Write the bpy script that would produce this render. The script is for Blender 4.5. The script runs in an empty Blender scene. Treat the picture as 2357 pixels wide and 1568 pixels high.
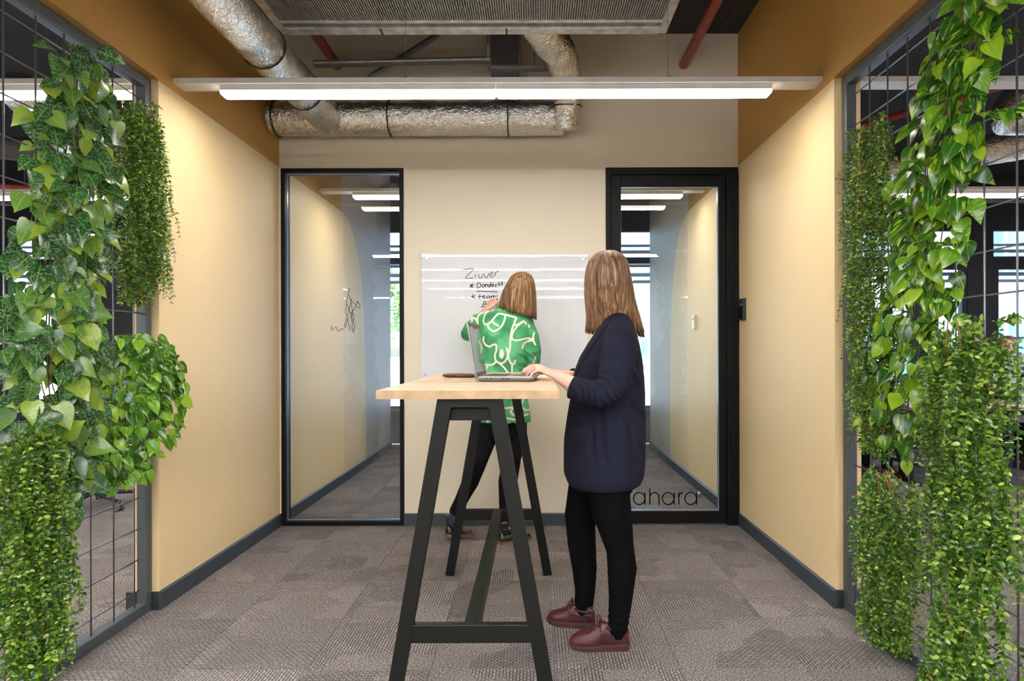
import bpy, bmesh, math, random
import numpy as np
from mathutils import Vector, Matrix, noise as mnoise

SC = bpy.context.scene
COL = SC.collection
PI = math.pi
rnd = random.Random(7)

# ------------------------------------------------------------------ camera
VPX, VPY, FOC, CAMZ = 1231.0, 805.0, 1500.0, 1.28      # in pixels of the 2357x1568 frame
cam_d = bpy.data.cameras.new('camera')
cam = bpy.data.objects.new('camera', cam_d)
COL.objects.link(cam)
cam.location = (0, 0, CAMZ)
cam.rotation_euler = (PI / 2, math.radians(0.15), 0)
cam_d.sensor_width = 36.0
cam_d.lens = FOC / 2357.0 * 36.0
cam_d.shift_x = -(VPX - 1178.5) / 2357.0
cam_d.shift_y = (VPY - 784.0) / 2357.0
cam_d.clip_start = 0.05
cam_d.clip_end = 400
SC.camera = cam

# ------------------------------------------------------------------ world, exposure
world = bpy.data.worlds.new('sky')
SC.world = world
world.use_nodes = True
wn = world.node_tree
wn.nodes.clear()
wo = wn.nodes.new('ShaderNodeOutputWorld')
wb = wn.nodes.new('ShaderNodeBackground')
sky = wn.nodes.new('ShaderNodeTexSky')
sky.sky_type = 'NISHITA'
sky.sun_disc = False
sky.sun_elevation = math.radians(38)
sky.sun_rotation = math.radians(200)
sky.air_density = 1.0
sky.dust_density = 3.0
wn.links.new(sky.outputs[0], wb.inputs[0])
wb.inputs[1].default_value = 0.80
wn.links.new(wb.outputs[0], wo.inputs[0])

sun_d = bpy.data.lights.new('sun', 'SUN')
sun_d.energy = 1.5
sun_d.angle = math.radians(3)
sun_d.color = (1.0, 0.95, 0.88)
sun = bpy.data.objects.new('sun', sun_d)
sun.rotation_euler = (math.radians(48), 0, math.radians(-62))
sun.location = (-10, -10, 20)
COL.objects.link(sun)

LAMP_W = 42.0        # emission strength of the ceiling lamps over the table and in the side offices
LAMP_B = 115.0       # office rows behind the viewpoint, raised to fill the lower walls
SC.view_settings.view_transform = 'Standard'
SC.view_settings.look = 'None'
SC.view_settings.exposure = 1.03
SC.view_settings.gamma = 1.0
SC.view_settings.use_curve_mapping = False
SC.cycles.use_denoising = True
SC.cycles.max_bounces = 8
SC.cycles.diffuse_bounces = 4
SC.cycles.glossy_bounces = 4
SC.cycles.transparent_max_bounces = 12
SC.cycles.sample_clamp_indirect = 4.0
SC.cycles.caustics_reflective = False
SC.cycles.caustics_refractive = False

# ------------------------------------------------------------------ measures
XL, XR = -1.86, 1.485          # faces of the side walls
YW0, YB = 3.226, 4.75          # near ends of the side walls, back wall
YW1, YF = 8.40, 8.90           # far ends of the side walls, facade
ZC, ZP = 3.58, 2.617           # ceiling, paint line


def W(px, py, y):
    """a point at depth y that the photograph shows at px, py"""
    return Vector(((px - VPX) * y / FOC, y, CAMZ - (py - VPY) * y / FOC))


# ------------------------------------------------------------------ materials
def nodes_of(m):
    m.use_nodes = True
    nt = m.node_tree
    return nt, nt.nodes['Principled BSDF']


def N(nt, kind, **kw):
    n = nt.nodes.new(kind)
    for k, v in kw.items():
        if k.startswith('i_'):
            n.inputs[int(k[2:]) if k[2:].isdigit() else k[2:]].default_value = v
        else:
            setattr(n, k, v)
    return n


def ramp(nt, stops, fac=None, interp='LINEAR'):
    r = nt.nodes.new('ShaderNodeValToRGB')
    r.color_ramp.interpolation = interp
    els = r.color_ramp.elements
    while len(els) < len(stops):
        els.new(0.5)
    for e, (p, c) in zip(els, stops):
        e.position = p
        e.color = (*c, 1) if len(c) == 3 else c
    if fac is not None:
        nt.links.new(fac, r.inputs[0])
    return r


def mat(name, col, rough=0.6, metal=0.0, noise=None, bump=None, spec=0.5, coat=0.0, sheen=0.0, var=0.0, island=False):
    """plain procedural material: colour broken by a noise (scale, amount), optional bump (scale, strength, distance)"""
    m = bpy.data.materials.new(name)
    nt, b = nodes_of(m)
    b.inputs['Roughness'].default_value = rough
    b.inputs['Metallic'].default_value = metal
    b.inputs['Specular IOR Level'].default_value = spec
    b.inputs['Coat Weight'].default_value = coat
    b.inputs['Sheen Weight'].default_value = sheen
    tc = N(nt, 'ShaderNodeTexCoord')
    sc, am = noise or (8.0, 0.04)
    nz = N(nt, 'ShaderNodeTexNoise')
    nz.inputs['Scale'].default_value = sc
    nz.inputs['Detail'].default_value = 4
    nt.links.new(tc.outputs['Object'], nz.inputs['Vector'])
    lo = tuple(max(0, c * (1 - am * 2)) for c in col)
    hi = tuple(min(1, c * (1 + am * 2)) for c in col)
    r = ramp(nt, [(0.3, lo), (0.7, hi)], nz.outputs['Fac'])
    out = r.outputs[0]
    if var:
        g = N(nt, 'ShaderNodeNewGeometry') if island else N(nt, 'ShaderNodeObjectInfo')
        hv = N(nt, 'ShaderNodeHueSaturation')
        mr = N(nt, 'ShaderNodeMapRange')
        mr.inputs['To Min'].default_value = 1 - var
        mr.inputs['To Max'].default_value = 1 + var
        nt.links.new(g.outputs['Random Per Island' if island else 'Random'], mr.inputs['Value'])
        nt.links.new(mr.outputs[0], hv.inputs['Value'])
        nt.links.new(out, hv.inputs['Color'])
        out = hv.outputs[0]
    nt.links.new(out, b.inputs['Base Color'])
    if bump:
        bs, st, di = bump
        n2 = N(nt, 'ShaderNodeTexNoise')
        n2.inputs['Scale'].default_value = bs
        n2.inputs['Detail'].default_value = 3
        nt.links.new(tc.outputs['Object'], n2.inputs['Vector'])
        bp = N(nt, 'ShaderNodeBump')
        bp.inputs['Strength'].default_value = st
        bp.inputs['Distance'].default_value = di
        nt.links.new(n2.outputs['Fac'], bp.inputs['Height'])
        nt.links.new(bp.outputs[0], b.inputs['Normal'])
    return m


def lens(name, col, s, s_side):
    """opal lens: the flat underside throws most of the light down, the rounded sides only glow"""
    m = emis(name, col, s)
    nt, b = nodes_of(m)
    g = N(nt, 'ShaderNodeNewGeometry')
    sp = N(nt, 'ShaderNodeSeparateXYZ')
    nt.links.new(g.outputs['True Normal'], sp.inputs[0])
    mr = N(nt, 'ShaderNodeMapRange')
    mr.inputs['From Min'].default_value = -0.75
    mr.inputs['From Max'].default_value = -0.98
    mr.inputs['To Min'].default_value = s_side
    mr.inputs['To Max'].default_value = s
    nt.links.new(sp.outputs['Z'], mr.inputs['Value'])
    nt.links.new(mr.outputs[0], b.inputs['Emission Strength'])
    return m


def emis(name, col, s):
    m = bpy.data.materials.new(name)
    nt, b = nodes_of(m)
    b.inputs['Base Color'].default_value = (0.9, 0.9, 0.9, 1)
    b.inputs['Emission Color'].default_value = (*col, 1)
    b.inputs['Emission Strength'].default_value = s
    return m


GOLD = (0.83, 0.62, 0.33)
OCHRE = (0.50, 0.27, 0.06)
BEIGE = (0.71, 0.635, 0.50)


def side_wall_mat():
    """light yellow paint under 2.62 m, ending in a rounded edge in the far room; ochre paint above; beige beyond"""
    m = bpy.data.materials.new('side_wall_paint')
    nt, b = nodes_of(m)
    b.inputs['Roughness'].default_value = 0.55
    g = N(nt, 'ShaderNodeNewGeometry')
    s = N(nt, 'ShaderNodeSeparateXYZ')
    nt.links.new(g.outputs['Position'], s.inputs[0])

    def mth(op, a, bb=None):
        n = N(nt, 'ShaderNodeMath', operation=op)
        for i, v in enumerate((a, bb)):
            if v is None:
                continue
            if isinstance(v, (int, float)):
                n.inputs[i].default_value = v
            else:
                nt.links.new(v, n.inputs[i])
        return n.outputs[0]
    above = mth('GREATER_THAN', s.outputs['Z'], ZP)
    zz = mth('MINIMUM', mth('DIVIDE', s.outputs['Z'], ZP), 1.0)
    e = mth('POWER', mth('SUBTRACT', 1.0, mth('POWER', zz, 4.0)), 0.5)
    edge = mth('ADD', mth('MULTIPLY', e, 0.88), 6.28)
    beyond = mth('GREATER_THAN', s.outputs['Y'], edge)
    m1 = N(nt, 'ShaderNodeMix', data_type='RGBA')
    m1.inputs['A'].default_value = (*GOLD, 1)
    m1.inputs['B'].default_value = (*OCHRE, 1)
    nt.links.new(above, m1.inputs['Factor'])
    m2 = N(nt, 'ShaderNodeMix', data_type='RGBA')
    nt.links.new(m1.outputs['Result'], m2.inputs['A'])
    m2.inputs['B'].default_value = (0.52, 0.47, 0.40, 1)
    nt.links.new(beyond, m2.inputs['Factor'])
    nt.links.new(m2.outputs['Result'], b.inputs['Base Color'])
    nz = N(nt, 'ShaderNodeTexNoise')
    nz.inputs['Scale'].default_value = 260
    bp = N(nt, 'ShaderNodeBump')
    bp.inputs['Strength'].default_value = 0.05
    bp.inputs['Distance'].default_value = 0.002
    nt.links.new(g.outputs['Position'], nz.inputs['Vector'])
    nt.links.new(nz.outputs['Fac'], bp.inputs['Height'])
    nt.links.new(bp.outputs[0], b.inputs['Normal'])
    return m


def carpet_mat(name, swap):
    """woven carpet tile: dashes of loops in rows, patches where the rows fade into a mottled weave"""
    m = bpy.data.materials.new(name)
    nt, b = nodes_of(m)
    b.inputs['Roughness'].default_value = 0.95
    b.inputs['Specular IOR Level'].default_value = 0.1
    tc = N(nt, 'ShaderNodeTexCoord')
    oi = N(nt, 'ShaderNodeObjectInfo')
    mp = N(nt, 'ShaderNodeMapping')
    if swap:
        mp.inputs['Rotation'].default_value = (0, 0, PI / 2)
    nt.links.new(tc.outputs['Object'], mp.inputs['Vector'])
    br = N(nt, 'ShaderNodeTexBrick')
    br.offset = 0.5
    br.inputs['Scale'].default_value = 1.0
    br.inputs['Brick Width'].default_value = 0.026
    br.inputs['Row Height'].default_value = 0.0135
    br.inputs['Mortar Size'].default_value = 0.0028
    br.inputs['Mortar Smooth'].default_value = 0.6
    br.inputs['Color1'].default_value = (0.41, 0.36, 0.345, 1)
    br.inputs['Color2'].default_value = (0.28, 0.245, 0.238, 1)
    br.inputs['Mortar'].default_value = (0.065, 0.055, 0.055, 1)
    nt.links.new(mp.outputs[0], br.inputs['Vector'])
    fine = N(nt, 'ShaderNodeTexNoise')
    fine.inputs['Scale'].default_value = 130
    fine.inputs['Detail'].default_value = 3
    g = N(nt, 'ShaderNodeNewGeometry')
    nt.links.new(g.outputs['Position'], fine.inputs['Vector'])
    mott = ramp(nt, [(0.3, (0.13, 0.112, 0.106)), (0.5, (0.245, 0.215, 0.20)), (0.72, (0.42, 0.37, 0.345))], fine.outputs['Fac'])
    # patches, aligned with the tile
    add = N(nt, 'ShaderNodeVectorMath', operation='ADD')
    sc3 = N(nt, 'ShaderNodeVectorMath', operation='SCALE')
    sc3.inputs['Scale'].default_value = 9.0
    cmb = N(nt, 'ShaderNodeCombineXYZ')
    for i in range(3):
        nt.links.new(oi.outputs['Random'], cmb.inputs[i])
    nt.links.new(cmb.outputs[0], sc3.inputs[0])
    nt.links.new(mp.outputs[0], add.inputs[0])
    nt.links.new(sc3.outputs[0], add.inputs[1])
    vo = N(nt, 'ShaderNodeTexVoronoi', distance='CHEBYCHEV')
    vo.inputs['Scale'].default_value = 4.2
    nt.links.new(add.outputs[0], vo.inputs['Vector'])
    sepc = N(nt, 'ShaderNodeSeparateColor')
    nt.links.new(vo.outputs['Color'], sepc.inputs[0])
    pr = ramp(nt, [(0.38, (0.12,) * 3), (0.55, (0.92,) * 3)], sepc.outputs[0])
    mx = N(nt, 'ShaderNodeMix', data_type='RGBA')
    nt.links.new(pr.outputs[0], mx.inputs['Factor'])
    nt.links.new(br.outputs['Color'], mx.inputs['A'])
    nt.links.new(mott.outputs[0], mx.inputs['B'])
    # grain over all
    mg = N(nt, 'ShaderNodeMix', data_type='RGBA', blend_type='MULTIPLY')
    mg.inputs['Factor'].default_value = 0.75
    gr = ramp(nt, [(0.32, (0.55,) * 3), (0.62, (1.18,) * 3)], fine.outputs['Fac'])
    nt.links.new(mx.outputs['Result'], mg.inputs['A'])
    nt.links.new(gr.outputs[0], mg.inputs['B'])
    hv = N(nt, 'ShaderNodeHueSaturation')
    mr = N(nt, 'ShaderNodeMapRange')
    mr.inputs['To Min'].default_value = 0.60
    mr.inputs['To Max'].default_value = 1.02
    m3 = N(nt, 'ShaderNodeMath', operation='MULTIPLY_ADD')
    nt.links.new(sepc.outputs[1], m3.inputs[0])
    m3.inputs[1].default_value = 0.5
    m4 = N(nt, 'ShaderNodeMath', operation='MULTIPLY')
    nt.links.new(oi.outputs['Random'], m4.inputs[0])
    m4.inputs[1].default_value = 0.5
    nt.links.new(m4.outputs[0], m3.inputs[2])
    nt.links.new(m3.outputs[0], mr.inputs['Value'])
    nt.links.new(mr.outputs[0], hv.inputs['Value'])
    nt.links.new(mg.outputs['Result'], hv.inputs['Color'])
    nt.links.new(hv.outputs[0], b.inputs['Base Color'])
    bp = N(nt, 'ShaderNodeBump')
    bp.inputs['Strength'].default_value = 0.5
    bp.inputs['Distance'].default_value = 0.003
    nt.links.new(mg.outputs['Result'], bp.inputs['Height'])
    nt.links.new(bp.outputs[0], b.inputs['Normal'])
    return m


def foil_mat():
    m = bpy.data.materials.new('aluminium_foil')
    nt, b = nodes_of(m)
    b.inputs['Metallic'].default_value = 1.0
    b.inputs['Roughness'].default_value = 0.17
    b.inputs['Base Color'].default_value = (0.88, 0.87, 0.84, 1)
    tc = N(nt, 'ShaderNodeTexCoord')
    mp = N(nt, 'ShaderNodeMapping')
    mp.inputs['Scale'].default_value = (1, 1, 1)
    nt.links.new(tc.outputs['Object'], mp.inputs['Vector'])
    n1 = N(nt, 'ShaderNodeTexNoise')
    n1.inputs['Scale'].default_value = 22
    n1.inputs['Detail'].default_value = 6
    n1.inputs['Distortion'].default_value = 2.2
    nt.links.new(mp.outputs[0], n1.inputs['Vector'])
    n2 = N(nt, 'ShaderNodeTexNoise')
    n2.inputs['Scale'].default_value = 75
    n2.inputs['Distortion'].default_value = 1.5
    nt.links.new(mp.outputs[0], n2.inputs['Vector'])
    ad = N(nt, 'ShaderNodeMath', operation='MULTIPLY_ADD')
    nt.links.new(n2.outputs['Fac'], ad.inputs[0])
    ad.inputs[1].default_value = 0.35
    nt.links.new(n1.outputs['Fac'], ad.inputs[2])
    bp = N(nt, 'ShaderNodeBump')
    bp.inputs['Strength'].default_value = 0.6
    bp.inputs['Distance'].default_value = 0.018
    nt.links.new(ad.outputs[0], bp.inputs['Height'])
    nt.links.new(bp.outputs[0], b.inputs['Normal'])
    return m


def glass_mat(name, tint=(0.97, 0.99, 0.98), gain=1.0):
    m = bpy.data.materials.new(name)
    m.use_nodes = True
    nt = m.node_tree
    nt.nodes.clear()
    o = N(nt, 'ShaderNodeOutputMaterial')
    t = N(nt, 'ShaderNodeBsdfTransparent')
    t.inputs[0].default_value = (*tint, 1)
    g = N(nt, 'ShaderNodeBsdfGlossy')
    g.inputs['Roughness'].default_value = 0.0
    fr = N(nt, 'ShaderNodeFresnel')
    fr.inputs['IOR'].default_value = 1.5
    mu = N(nt, 'ShaderNodeMath', operation='MULTIPLY')
    mu.inputs[1].default_value = gain
    mu.use_clamp = True
    nt.links.new(fr.outputs[0], mu.inputs[0])
    mx = N(nt, 'ShaderNodeMixShader')
    nt.links.new(mu.outputs[0], mx.inputs[0])
    nt.links.new(t.outputs[0], mx.inputs[1])
    nt.links.new(g.outputs[0], mx.inputs[2])
    nt.links.new(mx.outputs[0], o.inputs[0])
    return m


def wood_mat():
    m = bpy.data.materials.new('oak_laminate')
    nt, b = nodes_of(m)
    b.inputs['Roughness'].default_value = 0.42
    tc = N(nt, 'ShaderNodeTexCoord')
    mp = N(nt, 'ShaderNodeMapping')
    mp.inputs['Scale'].default_value = (1.0, 7.0, 6.0)
    mp.inputs['Rotation'].default_value = (0, 0, 0)
    nt.links.new(tc.outputs['Object'], mp.inputs['Vector'])
    n1 = N(nt, 'ShaderNodeTexNoise')
    n1.inputs['Scale'].default_value = 5
    n1.inputs['Detail'].default_value = 8
    n1.inputs['Distortion'].default_value = 0.7
    nt.links.new(mp.outputs[0], n1.inputs['Vector'])
    r = ramp(nt, [(0.25, (0.50, 0.33, 0.19)), (0.42, (0.68, 0.49, 0.31)), (0.6, (0.80, 0.61, 0.42)), (0.8, (0.74, 0.55, 0.37))], n1.outputs['Fac'])
    w = N(nt, 'ShaderNodeTexWave', wave_type='RINGS')
    w.inputs['Scale'].default_value = 1.1
    w.inputs['Distortion'].default_value = 7
    w.inputs['Detail'].default_value = 3
    nt.links.new(mp.outputs[0], w.inputs['Vector'])
    r2 = ramp(nt, [(0.0, (0.78, 0.74, 0.7)), (0.12, (1, 1, 1))], w.outputs['Fac'])
    mx = N(nt, 'ShaderNodeMix', data_type='RGBA', blend_type='MULTIPLY')
    mx.inputs['Factor'].default_value = 0.5
    nt.links.new(r.outputs[0], mx.inputs['A'])
    nt.links.new(r2.outputs[0], mx.inputs['B'])
    nt.links.new(mx.outputs['Result'], b.inputs['Base Color'])
    return m


def leaf_mat(name, kind, island=False):
    """leaf with a light midrib; satin: silver mottling, golden: yellow streaks. UV: u across (-1..1 -> 0..1), v along"""
    m = bpy.data.materials.new(name)
    nt, b = nodes_of(m)
    out = nt.nodes['Material Output']
    uv = N(nt, 'ShaderNodeUVMap')
    rv = N(nt, 'ShaderNodeNewGeometry') if island else N(nt, 'ShaderNodeObjectInfo')
    rand = rv.outputs['Random Per Island' if island else 'Random']
    cmb = N(nt, 'ShaderNodeCombineXYZ')
    for i in range(3):
        nt.links.new(rand, cmb.inputs[i])
    sc3 = N(nt, 'ShaderNodeVectorMath', operation='SCALE')
    sc3.inputs['Scale'].default_value = 37.0
    nt.links.new(cmb.outputs[0], sc3.inputs[0])
    ad = N(nt, 'ShaderNodeVectorMath', operation='ADD')
    nt.links.new(uv.outputs[0], ad.inputs[0])
    nt.links.new(sc3.outputs[0], ad.inputs[1])
    if kind == 'satin':
        base = [(0.0, (0.012, 0.06, 0.013)), (0.5, (0.03, 0.115, 0.018)), (0.7, (0.12, 0.25, 0.02)), (1.0, (0.34, 0.44, 0.02))]
    elif kind == 'golden':
        base = [(0.0, (0.012, 0.065, 0.007)), (0.4, (0.03, 0.13, 0.01)), (0.7, (0.11, 0.27, 0.015)), (1.0, (0.28, 0.45, 0.02))]
    elif kind == 'bright':
        base = [(0.0, (0.015, 0.085, 0.007)), (0.4, (0.045, 0.17, 0.01)), (0.7, (0.12, 0.31, 0.015)), (1.0, (0.30, 0.50, 0.03))]
    else:
        base = [(0.0, (0.018, 0.07, 0.007)), (0.4, (0.055, 0.15, 0.012)), (0.75, (0.15, 0.29, 0.025)), (1.0, (0.36, 0.50, 0.07))]
    r = ramp(nt, base, rand)
    colr = r.outputs[0]
    if kind in ('satin', 'golden', 'bright'):
        nz = N(nt, 'ShaderNodeTexNoise')
        if kind == 'satin':
            nz.inputs['Scale'].default_value = 11
            nz.inputs['Detail'].default_value = 2
            nt.links.new(ad.outputs[0], nz.inputs['Vector'])
            stop = [(0.50, (0, 0, 0)), (0.60, (1, 1, 1))]
            c2, f = (0.17, 0.27, 0.15), 0.75
        else:
            mp = N(nt, 'ShaderNodeMapping')
            mp.inputs['Scale'].default_value = (7, 1.3, 1)
            nt.links.new(ad.outputs[0], mp.inputs['Vector'])
            nz.inputs['Scale'].default_value = 1.0
            nz.inputs['Detail'].default_value = 3
            nt.links.new(mp.outputs[0], nz.inputs['Vector'])
            stop = [(0.56, (0, 0, 0)), (0.64, (1, 1, 1))]
            c2, f = ((0.38, 0.50, 0.03), 0.8) if kind == 'golden' else ((0.45, 0.66, 0.12), 0.6)
        rr = ramp(nt, stop, nz.outputs['Fac'])
        mf = N(nt, 'ShaderNodeMath', operation='MULTIPLY')
        nt.links.new(rr.outputs[0], mf.inputs[0])
        mf.inputs[1].default_value = f
        mx = N(nt, 'ShaderNodeMix', data_type='RGBA')
        nt.links.new(mf.outputs[0], mx.inputs['Factor'])
        nt.links.new(colr, mx.inputs['A'])
        mx.inputs['B'].default_value = (*c2, 1)
        colr = mx.outputs['Result']
        # midrib
        sp = N(nt, 'ShaderNodeSeparateXYZ')
        nt.links.new(uv.outputs[0], sp.inputs[0])
        m1 = N(nt, 'ShaderNodeMath', operation='SUBTRACT')
        nt.links.new(sp.outputs[0], m1.inputs[0])
        m1.inputs[1].default_value = 0.5
        m2 = N(nt, 'ShaderNodeMath', operation='ABSOLUTE')
        nt.links.new(m1.outputs[0], m2.inputs[0])
        rb = ramp(nt, [(0.0, (0.55,) * 3), (0.03, (0, 0, 0))], m2.outputs[0])
        m5 = N(nt, 'ShaderNodeMix', data_type='RGBA')
        nt.links.new(rb.outputs[0], m5.inputs['Factor'])
        nt.links.new(colr, m5.inputs['A'])
        m5.inputs['B'].default_value = (0.33, 0.48, 0.10, 1)
        colr = m5.outputs['Result']
    nt.links.new(colr, b.inputs['Base Color'])
    b.inputs['Roughness'].default_value = 0.27
    b.inputs['Specular IOR Level'].default_value = 0.7
    tr = N(nt, 'ShaderNodeBsdfTranslucent')
    hs = N(nt, 'ShaderNodeHueSaturation')
    hs.inputs['Hue'].default_value = 0.485
    hs.inputs['Value'].default_value = 1.7
    nt.links.new(colr, hs.inputs['Color'])
    nt.links.new(hs.outputs[0], tr.inputs['Color'])
    ms = N(nt, 'ShaderNodeMixShader')
    ms.inputs[0].default_value = 0.38
    nt.links.new(b.outputs[0], ms.inputs[1])
    nt.links.new(tr.outputs[0], ms.inputs[2])
    nt.links.new(ms.outputs[0], out.inputs[0])
    return m


def hair_mat(name, dark, mid, light):
    m = bpy.data.materials.new(name)
    nt, b = nodes_of(m)
    b.inputs['Roughness'].default_value = 0.42
    b.inputs['Specular IOR Level'].default_value = 0.35
    tc = N(nt, 'ShaderNodeTexCoord')
    mp = N(nt, 'ShaderNodeMapping')
    mp.inputs['Scale'].default_value = (95, 95, 1.6)
    nt.links.new(tc.outputs['Object'], mp.inputs['Vector'])
    nz = N(nt, 'ShaderNodeTexNoise')
    nz.inputs['Scale'].default_value = 1.0
    nz.inputs['Detail'].default_value = 5
    nz.inputs['Distortion'].default_value = 0.3
    nt.links.new(mp.outputs[0], nz.inputs['Vector'])
    g = N(nt, 'ShaderNodeNewGeometry')
    ad = N(nt, 'ShaderNodeMath', operation='MULTIPLY_ADD')
    nt.links.new(g.outputs['Random Per Island'], ad.inputs[0])
    ad.inputs[1].default_value = 0.24
    m2 = N(nt, 'ShaderNodeMath', operation='SUBTRACT')
    nt.links.new(nz.outputs['Fac'], m2.inputs[0])
    m2.inputs[1].default_value = 0.12
    nt.links.new(m2.outputs[0], ad.inputs[2])
    r = ramp(nt, [(0.28, dark), (0.5, mid), (0.75, light)], ad.outputs[0])
    nt.links.new(r.outputs[0], b.inputs['Base Color'])
    return m


def shirt_mat():
    m = bpy.data.materials.new('green_printed_cotton')
    nt, b = nodes_of(m)
    b.inputs['Roughness'].default_value = 0.75
    b.inputs['Sheen Weight'].default_value = 0.1
    tc = N(nt, 'ShaderNodeTexCoord')
    nz = N(nt, 'ShaderNodeTexNoise')
    nz.inputs['Scale'].default_value = 9
    nt.links.new(tc.outputs['Object'], nz.inputs['Vector'])
    r = ramp(nt, [(0.35, (0.022, 0.20, 0.075)), (0.5, (0.045, 0.31, 0.12)), (0.62, (0.11, 0.44, 0.20))], nz.outputs['Fac'])
    at = N(nt, 'ShaderNodeAttribute', attribute_name='print')
    rr = ramp(nt, [(0.42, (0, 0, 0)), (0.58, (1, 1, 1))], at.outputs['Fac'])
    mx = N(nt, 'ShaderNodeMix', data_type='RGBA')
    nt.links.new(rr.outputs[0], mx.inputs['Factor'])
    nt.links.new(r.outputs[0], mx.inputs['A'])
    mx.inputs['B'].default_value = (0.80, 0.68, 0.56, 1)
    nt.links.new(mx.outputs['Result'], b.inputs['Base Color'])
    return m


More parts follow.
